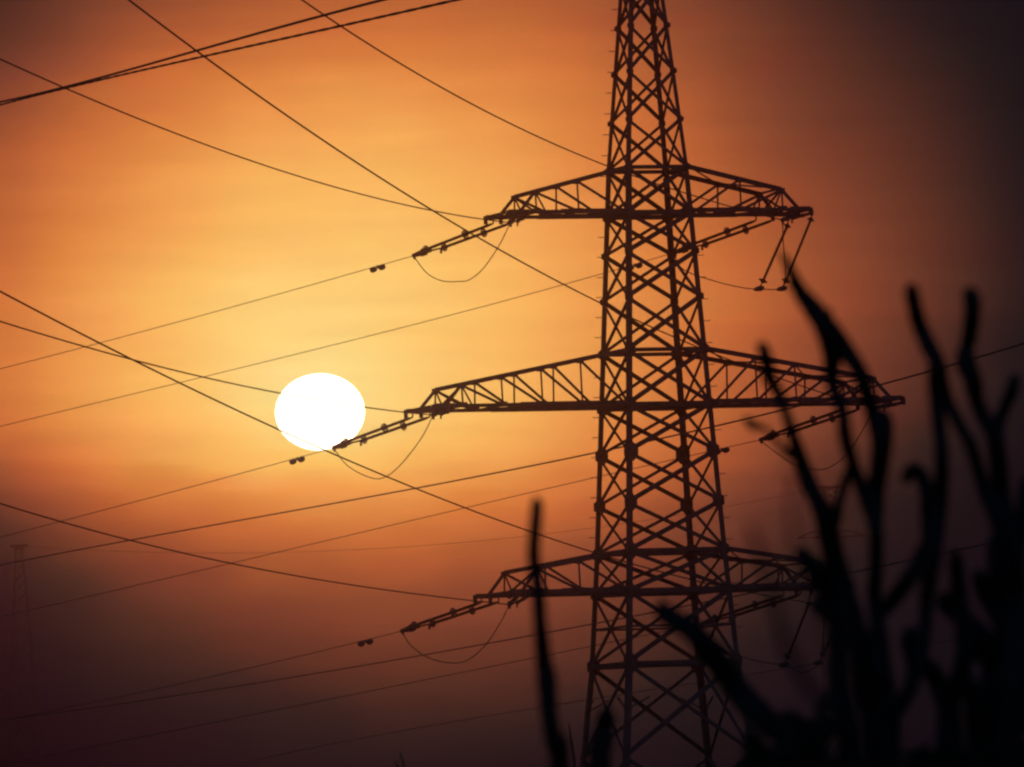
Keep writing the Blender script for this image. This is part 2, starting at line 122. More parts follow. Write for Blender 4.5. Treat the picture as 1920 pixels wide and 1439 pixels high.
# ------------------------------------------------------------------ materials
def mat(name, rgb, rough=0.6, metal=0.0, scale=6.0, var=0.35, bump=0.0):
    m = bpy.data.materials.new(name); m.use_nodes = True
    t = m.node_tree; b = t.nodes['Principled BSDF']
    b.inputs['Roughness'].default_value = rough; b.inputs['Metallic'].default_value = metal
    no = t.nodes.new('ShaderNodeTexNoise'); no.inputs['Scale'].default_value = scale; no.inputs['Detail'].default_value = 5
    tx = t.nodes.new('ShaderNodeTexCoord'); t.links.new(tx.outputs['Object'], no.inputs['Vector'])
    rp = t.nodes.new('ShaderNodeValToRGB')
    rp.color_ramp.elements[0].position = 0.3; rp.color_ramp.elements[1].position = 0.7
    rp.color_ramp.elements[0].color = (*[c * (1 - var) for c in rgb], 1); rp.color_ramp.elements[1].color = (*[c * (1 + var) for c in rgb], 1)
    t.links.new(no.outputs['Fac'], rp.inputs[0]); t.links.new(rp.outputs[0], b.inputs['Base Color'])
    if bump:
        bp = t.nodes.new('ShaderNodeBump'); bp.inputs['Strength'].default_value = bump
        t.links.new(no.outputs['Fac'], bp.inputs['Height']); t.links.new(bp.outputs[0], b.inputs['Normal'])
    return m
STEEL = mat('galvanised_steel', (0.20, 0.20, 0.21), 0.6, 0.3, 3.0, 0.25)
CABLE = mat('weathered_aluminium_cable', (0.18, 0.18, 0.18), 0.6, 0.3, 20.0)
CERAM = mat('brown_insulator', (0.10, 0.045, 0.03), 0.5, 0.0, 8.0)
BARK = mat('dark_bark', (0.045, 0.04, 0.04), 0.85, 0.0, 60.0, 0.4, 0.4)
LEAF = mat('dark_leaf', (0.035, 0.05, 0.03), 0.7, 0.0, 40.0)
REED = mat('dry_grass', (0.10, 0.08, 0.045), 0.8, 0.0, 30.0)
GRASS = mat('grassland', (0.05, 0.06, 0.03), 0.9, 0.0, 0.4)

# ------------------------------------------------------------------ mesh helpers
class MB:
    def __init__(s): s.v = []; s.f = []
    def poly(s, prof, p, q, e1, e2, cap=True):
        b = len(s.v); n = len(prof)
        for c in (p, q):
            for (a, d) in prof: s.v.append(c + e1 * a + e2 * d)
        for i in range(n): j = (i + 1) % n; s.f.append((b + i, b + j, b + n + j, b + n + i))
        if cap: s.f.append(tuple(b + i for i in reversed(range(n)))); s.f.append(tuple(b + n + i for i in range(n)))
    def angle(s, p, q, w, nrm):    # rolled L section, one flange in the plane whose normal is nrm
        p = Vector(p); q = Vector(q); d = (q - p).normalized(); nrm = Vector(nrm)
        e2 = (nrm - d * nrm.dot(d)).normalized(); e1 = d.cross(e2); t = w * 0.14; h = w / 2
        s.poly([(-h, -t), (h, -t), (h, 0), (-h + t, 0), (-h + t, w - t), (-h, w - t)], p, q, e1, e2)
    def tube(s, pts, r, n=6, caps=True):
        pts = [Vector(p) for p in pts]; m = len(pts)
        rr = r if isinstance(r, (list, tuple)) else [r] * m
        t0 = (pts[1] - pts[0]).normalized(); up = Vector((0, 0, 1)) if abs(t0.z) < 0.9 else Vector((1, 0, 0))
        e1 = t0.cross(up).normalized(); b = len(s.v)
        for i, p in enumerate(pts):
            t = (pts[min(i + 1, m - 1)] - pts[max(i - 1, 0)]).normalized()
            e1 = (e1 - t * e1.dot(t)).normalized(); e2 = t.cross(e1)
            for k in range(n):
                a = 2 * math.pi * k / n; s.v.append(p + (e1 * math.cos(a) + e2 * math.sin(a)) * rr[i])
        for i in range(m - 1):
            for k in range(n):
                j = (k + 1) % n; s.f.append((b + i * n + k, b + i * n + j, b + (i + 1) * n + j, b + (i + 1) * n + k))
        if caps: s.f.append(tuple(b + k for k in reversed(range(n)))); s.f.append(tuple(b + (m - 1) * n + k for k in range(n)))
    def lathe(s, p, q, prof, n=10):    # prof: (t along p->q, radius)
        p = Vector(p); q = Vector(q); s.tube([p.lerp(q, t) for t, _ in prof], [max(r, 1e-4) for _, r in prof], n)
    def box(s, c, ax, ay, az):
        c, ax, ay, az = map(Vector, (c, ax, ay, az)); b = len(s.v)
        for i in (-1, 1):
            for j in (-1, 1):
                for k in (-1, 1): s.v.append(c + ax * i + ay * j + az * k)
        s.f += [(b, b + 1, b + 3, b + 2), (b + 4, b + 6, b + 7, b + 5), (b, b + 4, b + 5, b + 1), (b + 2, b + 3, b + 7, b + 6), (b, b + 2, b + 6, b + 4), (b + 1, b + 5, b + 7, b + 3)]
    def build(s, name, m, parent=None, origin=None, smooth=False):
        o_ = Vector(origin) if origin is not None else (Vector((0, 0, 0)) if parent else s.v[0].copy())
        off = o_ if parent is None else parent_world(parent)
        me = bpy.data.meshes.new(name); me.from_pydata([tuple(v - off) for v in s.v], [], s.f); me.update()
        me.materials.append(m)
        if smooth: me.polygons.foreach_set('use_smooth', [True] * len(me.polygons))
        o = bpy.data.objects.new(name, me); col.objects.link(o)
        if parent: o.parent = parent
        else: o.location = off
        return o
def parent_world(o):
    v = Vector((0, 0, 0))
    while o: v += o.location; o = o.parent
    return v
def tag(o, label=None, cat=None, group=None, kind=None):
    if label: o['label'] = label
    if cat: o['category'] = cat
    if group: o['group'] = group
    if kind: o['kind'] = kind
    return o
def empty(name, loc, label, cat, group=None):
    o = bpy.data.objects.new(name, None); o.location = loc; o.empty_display_size = 0.3; col.objects.link(o)
    return tag(o, label, cat, group)
def spline(pts, n=8):                # Catmull-Rom through 3D points
    P = [Vector(p) for p in pts]; P = [P[0] * 2 - P[1]] + P + [P[-1] * 2 - P[-2]]; out = []
    for i in range(1, len(P) - 2):
        a, b, c, d = P[i - 1:i + 3]
        for k in range(n):
            t = k / n
            out.append(0.5 * ((2 * b) + (c - a) * t + (2 * a - 5 * b + 4 * c - d) * t * t + (3 * b - a - 3 * c + d) * t ** 3))
    out.append(P[-2]); return out
def polyfit(xs, ys, deg):            # least squares, plain python
    n = deg + 1; x0 = sum(xs) / len(xs); sx = max(abs(x - x0) for x in xs)
    X = [(x - x0) / sx for x in xs]
    A = [[sum(x ** (i + j) for x in X) for j in range(n)] + [sum(y * x ** i for x, y in zip(X, ys))] for i in range(n)]
    for i in range(n):
        p = max(range(i, n), key=lambda r: abs(A[r][i])); A[i], A[p] = A[p], A[i]
        for r in range(n):
            if r != i:
                k = A[r][i] / A[i][i]; A[r] = [a - k * b for a, b in zip(A[r], A[i])]
    c = [A[i][n] / A[i][i] for i in range(n)]
    return lambda x: sum(ci * ((x - x0) / sx) ** i for i, ci in enumerate(c))

# ------------------------------------------------------------------ the setting
g = MB(); NX = 60
ext = [-990, 990, -290, 1390]
for j in range(NX + 1):
    for i in range(NX + 1):
        x = ext[0] + (ext[1] - ext[0]) * i / NX; y = ext[2] + (ext[3] - ext[2]) * j / NX
        h = 0.0 if math.hypot(x, y) < 60 or math.hypot(x, y - 400) < 60 else 0.15 * math.sin(x * 0.013) * math.sin(y * 0.017)
        g.v.append(Vector((x, y, h)))
for j in range(NX):
    for i in range(NX): a = j * (NX + 1) + i; g.f.append((a, a + 1, a + NX + 2, a + NX + 1))
tag(g.build('ground', GRASS, origin=(0, 0, 0)), kind='structure')

# the sun: a glowing ball far behind the haze, flattened as refraction flattens it near the horizon
SUN_R = 30000.0
sp = MB(); rs = SUN_R * 83.8 / FP; nu, nv = 64, 32
for j in range(nv + 1):
    for i in range(nu):
        a = 2 * math.pi * i / nu; b = math.pi * j / nv
        x = math.sin(b) * math.cos(a); z = math.cos(b)
        sp.v.append(Vector((x, math.sin(b) * math.sin(a), z * (0.86 if z > 0 else 0.86))) * rs)
for j in range(nv):
    for i in range(nu):
        i2 = (i + 1) % nu; sp.f.append((j * nu + i, (j + 1) * nu + i, (j + 1) * nu + i2, j * nu + i2))
sm = bpy.data.materials.new('sun_glow'); sm.use_nodes = True; t = sm.node_tree; t.nodes.clear()
em = t.nodes.new('ShaderNodeEmission'); em.inputs[0].default_value = (1.0, 0.80, 0.52, 1); em.inputs[1].default_value = SUN_L
ou = t.nodes.new('ShaderNodeOutputMaterial'); t.links.new(em.outputs[0], ou.inputs[0])
sun = sp.build('sun', sm, origin=(0, 0, 0), smooth=True)
sun.location = CAM + SUN_D * SUN_R
tag(sun, 'low white setting sun, slightly flattened, glowing behind the power lines', 'sun')

# ------------------------------------------------------------------ the pylon
TY = 400.0
PX = TY / FP                          # metres per pixel at the pylon
ax0 = atY(1229, 760, TY)              # a point on the pylon's vertical axis
AX = Vector((ax0.x, TY, 0))
TH = R(18.2)
ea = Vector((math.cos(TH), math.sin(TH), 0))      # along the cross arms (right end farther)
eb = Vector((-math.sin(TH), math.cos(TH), 0))     # through the pylon, away from the camera
EZ = Vector((0, 0, 1))
def zof(y):                           # height of pixel row y measured along the pylon's axis
    d = ray(1229 - (760 - y) * math.tan(ROLL), y); return CAM.z + d.z * (TY / d.y)
RP = [(-403, 1.5), (0, 48), (330, 87.2), (1040, 138.5), (1245, 157), (1366, 175), (1800, 240)]
def half(y):                          # half width of the square shaft at row y, metres
    for (a, ra), (b, rb) in zip(RP, RP[1:]):
        if y <= b: return (ra + (rb - ra) * (y - a) / (b - a)) / math.sqrt(2) * PX
    return RP[-1][1] / math.sqrt(2) * PX
def corner(y, sa, sb, z=None):
    h = half(y); return AX + ea * (sa * h) + eb * (sb * h) + EZ * (zof(y) if z is None else z)
YB = 1764.0
while zof(YB) > 0.02: YB += 1
while zof(YB) < -0.02: YB -= 1

tower = empty('transmission_tower', AX, 'tall dark lattice pylon with three pairs of cross arms, right of the sun', 'pylon')
lev = [-385, -350, -300, -240, -175, -105, -30, 51, 137, 228, 318, 403, 476, 561, 660, 762, 850, 945, 1035, 1110, 1245, 1420, 1590, YB - 4]
for sa in (-1, 1):
    for sb in (-1, 1):
        b = MB()
        ys = [-403, 0, 330, 1040, 1245, 1366, YB]
        for i in range(len(ys) - 1):
            wl = 0.165 if ys[i + 1] <= 330 else (0.215 if ys[i + 1] <= 1245 else 0.25)
            p = corner(ys[i], sa, sb); q = corner(ys[i + 1], sa, sb); t_ = wl * 0.13
            prof = [(0, 0), (-sa * wl, 0), (-sa * wl, -sb * t_), (-sa * t_, -sb * t_), (-sa * t_, -sb * wl), (0, -sb * wl)]
            if sa * sb < 0: prof = prof[::-1]
            b.poly(prof, p, q, ea, eb)
        # node gussets belong to the leg
        b.build('leg', STEEL, tower)
faces = [((-1, -1), (1, -1), -eb), ((1, 1), (-1, 1), eb), ((-1, 1), (-1, -1), -ea), ((1, -1), (1, 1), ea)]
rest = MB(); nb = 0
def brace(p, q, w, n, vis, name='brace'):
    global nb
    if vis:
        b = MB(); b.angle(p, q, w, n); b.build(name, STEEL, tower); nb += 1
    else: rest.angle(p, q, w, n)
for i in range(len(lev) - 1):
    y0, y1 = lev[i], lev[i + 1]
    for fi, (c0, c1, n) in enumerate(faces):
        A0 = corner(y0, *c0); B0 = corner(y0, *c1); A1 = corner(y1, *c0); B1 = corner(y1, *c1)
        vis = -60 < y0 < 1300
        w = 0.125 if y1 <= 318 else (0.14 if fi != 0 else 0.165)
        if y1 <= 0: w = 0.11
        # near face: the rising diagonal is the heavier one of each cross
        ins = n * -0.02
        brace(A0 + ins, B1 + ins, w * 0.85, -n, vis); brace(B0 + ins * 4, A1 + ins * 4, w * 1.1, -n, vis)
        if y0 in (318, 403, 660, 762, 1035, 1110, 1245):
            wh = 0.20 if y0 in (403, 762, 1110) else 0.16
            b = MB(); b.angle(A0 + n * 0.03, B0 + n * 0.03, wh, -n); b.build('horizontal_beam', STEEL, tower)
        if y0 == 1110:                # extra horizontal through the crossing of the tall panel, with stub braces
            ym = 1176; Am = corner(ym, *c0); Bm = corner(ym, *c1)
            b = MB(); b.angle(Am, Bm, 0.09, -n); b.build('horizontal_beam', STEEL, tower)
for k_, (y0, y1) in enumerate([(1245, 1420), (1420, 1590), (1590, YB - 4)]):
    for c0, c1, n in faces:
        ym = (y0 + y1) / 2; 
        A = corner(ym, *c0); B = corner(ym, *c1)
        rest.angle(A, A.lerp(B, 0.2) + EZ * 0.55, 0.06, -n); rest.angle(B, B.lerp(A, 0.2) + EZ * 0.55, 0.06, -n)
o = rest.build('bracing', STEEL, tower); o['kind'] = 'stuff'
# plan bracing at the arm levels
for y in (403, 762, 1110, 1245):
    z = EZ * -0.06
    b = MB(); b.angle(corner(y, -1, -1) + z, corner(y, 1, 1) + z, 0.08, EZ); b.build('plan_brace', STEEL, tower)
    b = MB(); b.angle(corner(y, 1, -1) + z * 2, corner(y, -1, 1) + z * 2, 0.08, EZ); b.build('plan_brace', STEEL, tower)
# gusset plates at the nodes, one pair per leg and node
GL = {51: 8, 137: 8, 228: 8, 318: 10, 403: 14, 476: 10, 561: 10, 660: 14, 762: 15, 850: 18, 945: 16, 1035: 16, 1110: 15, 1245: 18}
for y, s in GL.items():
    for sa in (-1, 1):
        for sb in (-1, 1):
            c = corner(y, sa, sb); h = s * PX
            b = MB()
            for (e, n, sg) in ((ea, eb * sb, -sa), (eb, ea * sa, -sb)):
                w_ = h * 1.15; off = n * 0.012
                pr = [c + off + e * sg * u + EZ * v for u, v in ((-0.10, -h * 0.45), (w_ * 0.55, -h), (w_, -h * 0.35), (w_, h * 0.35), (w_ * 0.55, h), (-0.10, h * 0.45))]
                bb = len(b.v)
                for q in pr: b.v.append(q)
                for q in pr: b.v.append(q - n * 0.03)
                b.f.append(tuple(bb + i for i in range(6))); b.f.append(tuple(bb + 6 + i for i in reversed(range(6))))
                for i in range(6): j = (i + 1) % 6; b.f.append((bb + i, bb + 6 + i, bb + 6 + j, bb + j))
            b.build('gusset_plate', STEEL, tower)
# step bolts up the left leg, and up the right leg below the top arms
y = 14.5
while y < 1045:
    c = corner(y, -1, 1); b = MB(); b.tube([c + Vector((0.02, 0, 0)), c + Vector((-0.24, 0, 0)), c + Vector((-0.24, 0, 0.03))], 0.017, 5); b.build('step_bolt', STEEL, tower); y += 38.9 if y < 330 else 37.5
y = 485
while y < 1200:
    c = corner(y, 1, -1); b = MB(); b.tube([c - Vector((0.02, 0, 0)), c + Vector((0.24, 0, 0)), c + Vector((0.24, 0, 0.03))], 0.017, 5); b.build('step_bolt', STEEL, tower); y += 41
# concrete feet
FEET = mat('concrete', (0.3, 0.29, 0.27), 0.9, 0.0, 5.0)
for sa in (-1, 1):
    for sb in (-1, 1):
        c = corner(YB, sa, sb, 0.0); b = MB(); b.lathe(c + EZ * -0.5, c + EZ * 0.35, [(0, 0.75), (0.6, 0.7), (0.95, 0.45), (1, 0.4)], 16); b.build('footing', FEET, tower)

ARMS = {1: dict(yt=318, yb=403, tip=305, knee=244, hk=41, st=[161]),
        2: dict(yt=660, yb=762, tip=469, knee=407, hk=42, st=[329, 251, 173]),
        3: dict(yt=1035, yb=1110, tip=339, knee=277, hk=46, st=[196])}
def armpt(k, sa, a, sb, dz, top=False):
    A = ARMS[k]; h = half(A['yt'] if top else A['yb']) + 0.03
    return AX + ea * (sa * a * PX) + eb * (sb * h) + EZ * (zof(A['yb']) + dz)
def build_arm(k, sa):
    A = ARMS[k]; tip = A['tip']; kn = A['knee']; root = half(A['yb']) / PX; rootT = half(A['yt']) / PX
    H = zof(A['yt']) - zof(A['yb']); hk = A['hk'] * PX
    def ztop(a): return H + (hk - H) * (a - rootT) / (kn - rootT)
    b = MB()
    for sb in (-1, 1):
        p = armpt(k, sa, root, sb, 0); q = armpt(k, sa, tip, sb, 0)
        wc = 0.145
        b.angle(p, p.lerp(q, 0.55), wc + 0.05, EZ); b.angle(p.lerp(q, 0.55) + EZ * 0.012, q, wc, EZ)
        # hanger plates under the tip
        for aa in (tip - 4, tip - 34):
            c = armpt(k, sa, aa, sb, -0.12); b.box(c, ea * 0.08, eb * 0.015, EZ * 0.10)
        c = armpt(k, sa, tip - 26, sb, 0.07); b.box(c, ea * 0.45, eb * 0.012, EZ * 0.10)
    st = [root] + sorted(A['st']) + [kn, tip - 26]
    for i in range(len(st) - 1):
        s1 = 1 if i % 2 else -1
        b.angle(armpt(k, sa, st[i], s1, 0.01), armpt(k, sa, st[i + 1], -s1, 0.01), 0.08, EZ)
        b.angle(armpt(k, sa, st[i + 1], -1, 0.02), armpt(k, sa, st[i + 1], 1, 0.02), 0.08, EZ)
    b.angle(armpt(k, sa, tip - 2, -1, 0.02), armpt(k, sa, tip - 2, 1, 0.02), 0.10, EZ)
    arm = b.build('cross_arm', STEEL, tower)
    for sb in (-1, 1):
        n = eb * -sb
        b = MB(); p = armpt(k, sa, rootT, sb, H, True); q = armpt(k, sa, kn, sb, hk, True)
        b.angle(p, q, 0.18, n); e = armpt(k, sa, tip - 28, sb, 0.05); b.angle(q, e, 0.12, n)
        b.build('top_chord', STEEL, arm)
        stations = sorted(A['st']) + [kn]
        for a in stations:
            b = MB(); b.angle(armpt(k, sa, a, sb, 0), armpt(k, sa, a, sb, ztop(a), True), 0.075, n); b.build('post', STEEL, arm)
        prev = root
        for a in stations:
            b = MB(); b.angle(armpt(k, sa, prev + (6 if prev == root else 0), sb, 0.06), armpt(k, sa, a, sb, ztop(a) - 0.03, True), 0.11, n); b.build('diagonal', STEEL, arm); prev = a
        for a in stations:
            b = MB(); c = armpt(k, sa, a, sb, ztop(a) - 0.05, True) + n * 0.02; b.box(c, ea * 0.16, eb * 0.012, EZ * 0.10); b.build('gusset_plate', STEEL, arm); b = MB(); c = armpt(k, sa, a, sb, 0.10) + n * 0.02; b.box(c, ea * 0.2, eb * 0.012, EZ * 0.10)
            b.build('gusset_plate', STEEL, arm)
        b = MB(); b.angle(armpt(k, sa, kn - 18, sb, 0.06), armpt(k, sa, kn, sb, hk - 0.03, True), 0.075, n); b.build('diagonal', STEEL, arm)
    # zigzag between the two top chords and cross frames at knee
    stt = [rootT] + sorted(A['st']) + [kn]
    for i in range(len(stt) - 1):
        s1 = 1 if i % 2 else -1
        b = MB(); b.angle(armpt(k, sa, stt[i], s1, ztop(stt[i]), True), armpt(k, sa, stt[i + 1], -s1, ztop(stt[i + 1]), True), 0.07, EZ); b.build('diagonal', STEEL, arm)
    b = MB(); b.angle(armpt(k, sa, kn, -1, hk, True), armpt(k, sa, kn, 1, hk, True), 0.08, EZ)
    b.angle(armpt(k, sa, kn, -1, 0.03), armpt(k, sa, kn, 1, hk - 0.02, True), 0.07, ea * sa)
    b.angle(armpt(k, sa, kn - 1.5, 1, 0.03), armpt(k, sa, kn - 1.5, -1, hk - 0.02, True), 0.07, ea * sa)
    b.build('end_frame', STEEL, arm)
for k in (1, 2, 3):
    for sa in (-1, 1): build_arm(k, sa)

# ------------------------------------------------------------------ insulators
def rodins(mb, p, q, rs=0.05, shed=0.075, pitch=0.085):
    p = Vector(p); q = Vector(q); L = (q - p).length; prof = [(0, rs * 0.8), (0.04, rs * 0.9)]; n = int(L * 0.9 / pitch)
    for i in range(n):
        t0_ = (0.05 * L + i * pitch) / L; prof += [(t0_, rs * 0.8), (t0_ + 0.012 / L, shed), (t0_ + 0.03 / L, rs * 0.9)]
    prof += [(0.97, rs * 0.9), (1, rs * 0.8)]
    mb.lathe(p, q, prof, 8)
def ring(mb, c, d, Rr=0.15, r=0.028):
    d = d.normalized(); e1 = d.cross(EZ).normalized(); e2 = d.cross(e1)
    pts = [c + (e1 * math.cos(2 * math.pi * i / 14) + e2 * math.sin(2 * math.pi * i / 14)) * Rr for i in range(15)]
    mb.tube(pts, r, 5); mb.lathe(c - d * 0.09, c + d * 0.09, [(0, 0.06), (0.3, Rr * 0.7), (0.7, Rr * 0.7), (1, 0.06)], 8)
    mb.tube([c - e2 * Rr, c + e2 * Rr], 0.018, 5)
def tension_set(A1, A2, E, label, group, q=1.0):
    """two parallel rod strings from A1 and A2 to a yoke plate and clamp that ends at E"""
    d = (E - (A1 + A2) / 2).normalized()
    root = empty('tension_insulator', (A1 + A2) / 2, label, 'insulator', group)
    sd = (A2 - A1); L = (E - (A1 + A2) / 2).length
    e1a = E - d * (L * 0.20) - sd * 0.28; e2a = E - d * (L * 0.26) + sd * 0.48
    for A, B, f in ((A1, e1a, 0.42), (A2, e2a, 0.40)):
        J = A.lerp(B, f); dd = (B - A).normalized()
        b = MB(); b.tube([A + EZ * 0.22, A + EZ * 0.02], 0.035, 6); b.tube([A, A.lerp(J, 0.14)], 0.035, 6); b.tube([A.lerp(J, 0.1), A.lerp(J, 0.18)], 0.055, 6)
        rodins(b, A.lerp(J, 0.16), J, 0.05, 0.07); rodins(b, J, B, 0.05, 0.07)
        s_ = b.build('insulator_string', CERAM, root, smooth=False)
        b = MB(); ring(b, J, dd, 0.16 * q, 0.028 * q); b.build('arcing_ring', STEEL, s_)
        b = MB(); ring(b, B, dd, 0.15 * q, 0.028 * q); b.build('arcing_ring', STEEL, s_)
    up = sd.normalized().cross(d).normalized()
    b = MB()
    Yc = E - d * 0.62
    b.box(Yc - sd * 0.03, d * 0.26, sd.normalized() * 0.20 * q, up * 0.03); b.box(Yc - d * 0.05, d * 0.40, sd.normalized() * 0.03, up * 0.11 * q); b.box(Yc - d * 0.02, d * 0.15, sd.normalized() * 0.035, up * 0.16 * q)
    b.tube([e2a, Yc + d * 0.05 + sd * 0.1], 0.04, 6); b.tube([e1a, Yc - sd * 0.1], 0.05, 6)
    b.box(e2a + d * 0.2 - EZ * 0.08, d * 0.03, sd.normalized() * 0.03, EZ * 0.12)
    b.build('yoke_plate', STEEL, root)
    b = MB(); b.lathe(E - d * 0.48, E + d * 0.05, [(0, 0.05), (0.3, 0.05), (0.45, 0.09), (0.9, 0.10), (1, 0.05)], 8); b.tube([E - EZ * 0.02, E - EZ * 0.16 + d * -0.1], 0.05, 6)
    b.build('clamp', STEEL, root)
    return root
NAMES = {(1, -1): 'top left arm', (1, 1): 'top right arm', (2, -1): 'middle left arm', (2, 1): 'middle right arm',
         (3, -1): 'bottom left arm', (3, 1): 'bottom right arm'}
def chord_at(k, sa, sb, x):         # point on a bottom chord seen at column x
    lo, hi = 60.0, 520.0
    for _ in range(40):
        m = (lo + hi) / 2; P = armpt(k, sa, m, sb, -0.18); d = P - CAM; px = 960 + FP * d.dot(RT) / d.dot(fwd)
        if (px > x) == (sa > 0): hi = m
        else: lo = m
    return P
dfar = Vector((-1, 1, 0)).normalized()
A2X = {(1, -1): 957, (1, 1): 1449, (2, -1): 806, (2, 1): 1611, (3, -1): 935, (3, 1): 1501}
s1 = chord_at(1, -1, 1, 925); s2 = chord_at(1, -1, 1, 957)
m12 = (s1 + s2) / 2
E0 = onplane(775, 480, m12, m12 + dfar)
offE = E0 - s2; off1 = s1 - s2
FAR_E = {}
for key, x in A2X.items():
    P = chord_at(key[0], key[1], 1, x); e = P + offE
    FAR_E[key] = e
    tension_set(P + off1, P, e, 'double insulator string pulling down left from the ' + NAMES[key], 'tension insulators on the far side of the pylon')
def px(P):
    d = P - CAM; return (960 + FP * d.dot(RT) / d.dot(fwd), 719.5 - FP * d.dot(UP) / d.dot(fwd))
print('AXIS', px(AX + EZ * zof(0)), px(AX + EZ * zof(1040)), 'YB', YB, 'TOPz', zof(-403))
for key in FAR_E: print('far end', key, px(FAR_E[key]))
for k in (1, 2, 3): print('tips', k, px(armpt(k, -1, ARMS[k]['tip'], 1, 0)), px(armpt(k, 1, ARMS[k]['tip'], -1, 0)))

# ------------------------------------------------------------------ conductors
def smooth_path(pix, P, Q, ext=(0, 0), deg=3, n=90, anchor=None):
    """3D points of a wire seen along pix, hanging in the vertical plane through P and Q"""
    W = [onplane(x, y, P, Q) for x, y in pix]
    if anchor is not None: W[anchor[0]] = anchor[1]
    u = (Q - P); u.z = 0; u.normalize()
    ss = [(w_ - P).dot(u) for w_ in W]; f = polyfit(ss, [w_.z for w_ in W], deg)
    if anchor is not None:
        i, a = anchor; sa_ = (a - P).dot(u); dz = a.z - f(sa_); L = max(abs(s - sa_) for s in ss)
        g_ = f; f = lambda s: g_(s) + dz * max(0.0, 1 - abs(s - sa_) / (L * 0.25))
    s0, s1_ = ss[0], ss[-1]; L = s1_ - s0
    e0, e1_ = s0 - L * ext[0], s1_ + L * ext[1]
    out = []
    for i in range(n + 1):
        s = e0 + (e1_ - e0) * i / n; pz = P + u * s; out.append(Vector((pz.x, pz.y, f(s))))
    return out
def wire(pts, r, label, group, name='power_line', cat='power line'):
    b = MB(); b.tube(pts, r, 8); o = b.build(name, CABLE, None, origin=pts[0], smooth=True)
    return tag(o, label, cat, group)
FARW = {
 (1, -1): [(775, 480), (700, 503), (480, 563), (160, 651), (0, 692)],
 (1, 1): [(1256, 478), (1190, 500), (1120, 516), (960, 560), (657, 640), (480, 682), (380, 708), (0, 800)],
 (2, -1): [(627, 838), (600, 845), (550, 862), (480, 880), (200, 955), (100, 982), (0, 1008)],
 (2, 1): [(1425, 818), (1355, 840), (1240, 866), (1110, 898), (620, 1012), (440, 1055), (0, 1157)],
 (3, -1): [(752, 1182), (685, 1200), (600, 1222), (480, 1250), (350, 1280), (200, 1312), (0, 1352)],
 (3, 1): [(1260, 1178), (1100, 1213), (1000, 1235), (800, 1275), (700, 1293), (560, 1325), (300, 1375)]}
FLAB = {(1, -1): 'thin wire running down left from the topmost left arm, above the sun', (1, 1): 'thin wire from the top right arm, passing behind the pylon and above the sun',
        (2, -1): 'thin wire leaving the middle left arm along the lower edge of the sun', (2, 1): 'thin wire from the middle right arm, crossing behind the pylon well below the sun',
        (3, -1): 'faint wire running down left from the bottom left arm', (3, 1): 'faintest lowest wire from the bottom right arm, behind the pylon'}
FP3 = {}
for key, pix in FARW.items():
    E = FAR_E[key]; pix = [px(E)] + pix[1:]
    pts = smooth_path(pix, E, E + dfar, ext=(0, 0.5), deg=2 if key[0] == 3 else 3, anchor=(0, E)); pts[0] = E
    FP3[key] = pts
    wire(pts, 0.016, FLAB[key], 'conductors running away to the left')
# near side: conductors coming towards the camera from the upper left
NEARW = {
 (1, -1): ([(957, 418), (906, 411), (830, 398), (740, 381), (480, 306), (360, 260), (240, 216), (120, 165), (0, 111)], (0, 268)),
 (1, 1): ([(1467, 413), (1400, 392), (1320, 372), (1250, 352), (1200, 337), (1130, 309), (1080, 287), (700, 86), (640, 50), (608, 30), (565, 0)], (565, 268)),
 (2, -1): ([(812, 779), (757, 772), (690, 765), (525, 738), (380, 707), (158, 650), (0, 603)], (0, 278)),
 (2, 1): ([(1640, 766), (1540, 733), (1480, 714), (1400, 688), (1340, 662), (1280, 640), (1180, 597), (1120, 569), (1000, 503), (880, 438), (740, 347), (480, 173), (370, 97), (237, 0)], (237, 230)),
 (3, -1): ([(955, 1134), (880, 1127), (700, 1103), (440, 1057), (260, 1019), (200, 1003), (120, 979), (50, 959), (0, 945)], (0, 290)),
 (3, 1): ([(1545, 1134), (1230, 1070), (1180, 1056), (1095, 1030), (960, 985), (720, 893), (645, 863), (600, 841), (530, 807), (480, 784), (330, 715), (182, 642), (0, 547)], (0, 235))}
NLAB = {(1, -1): 'wire from upper left to the left tip of the top arm, sagging gently', (1, 1): 'steep wire falling from the top edge to the right end of the top arm',
        (2, -1): 'wire crossing the face of the sun to meet the middle left arm tip', (2, 1): 'long dark wire falling diagonally from top left past the pylon to the middle right arm',
        (3, -1): 'wire from lower left to the tip of the bottom left arm', (3, 1): 'dark wire crossing the bottom of the sun and running to the bottom right arm'}
NEAR_E = {}
for key, (pix, (xe, de)) in NEARW.items():
    k, sa = key
    Ac = armpt(k, sa, ARMS[k]['tip'] - (18 if sa > 0 else 30), -1, -0.14)
    Qe = atY(pix[-1][0], pix[-1][1], de)
    dirn = Vector((Qe.x - Ac.x, Qe.y - Ac.y, 0)).normalized()
    E = None
    Em = Ac + dirn * 4.2; E = onplane(pix[0][0], pix[0][1], Em, Em + Vector((1, 0.0, 0)))
    NEAR_E[key] = E
    dd = (E - Ac).normalized(); side = Vector((-dirn.y, dirn.x, 0)) * -0.2
    tension_set(Ac + side, Ac - side, E, 'foreshortened double insulator string facing the viewer at the ' + NAMES[key], 'tension insulators on the near side of the pylon', 0.5)
    pts = smooth_path(pix, E, Qe, ext=(0, 0.35), deg=3, n=160, anchor=(0, E)); pts[0] = E
    wire(pts, 0.024, NLAB[key], 'conductors coming over from the upper left')
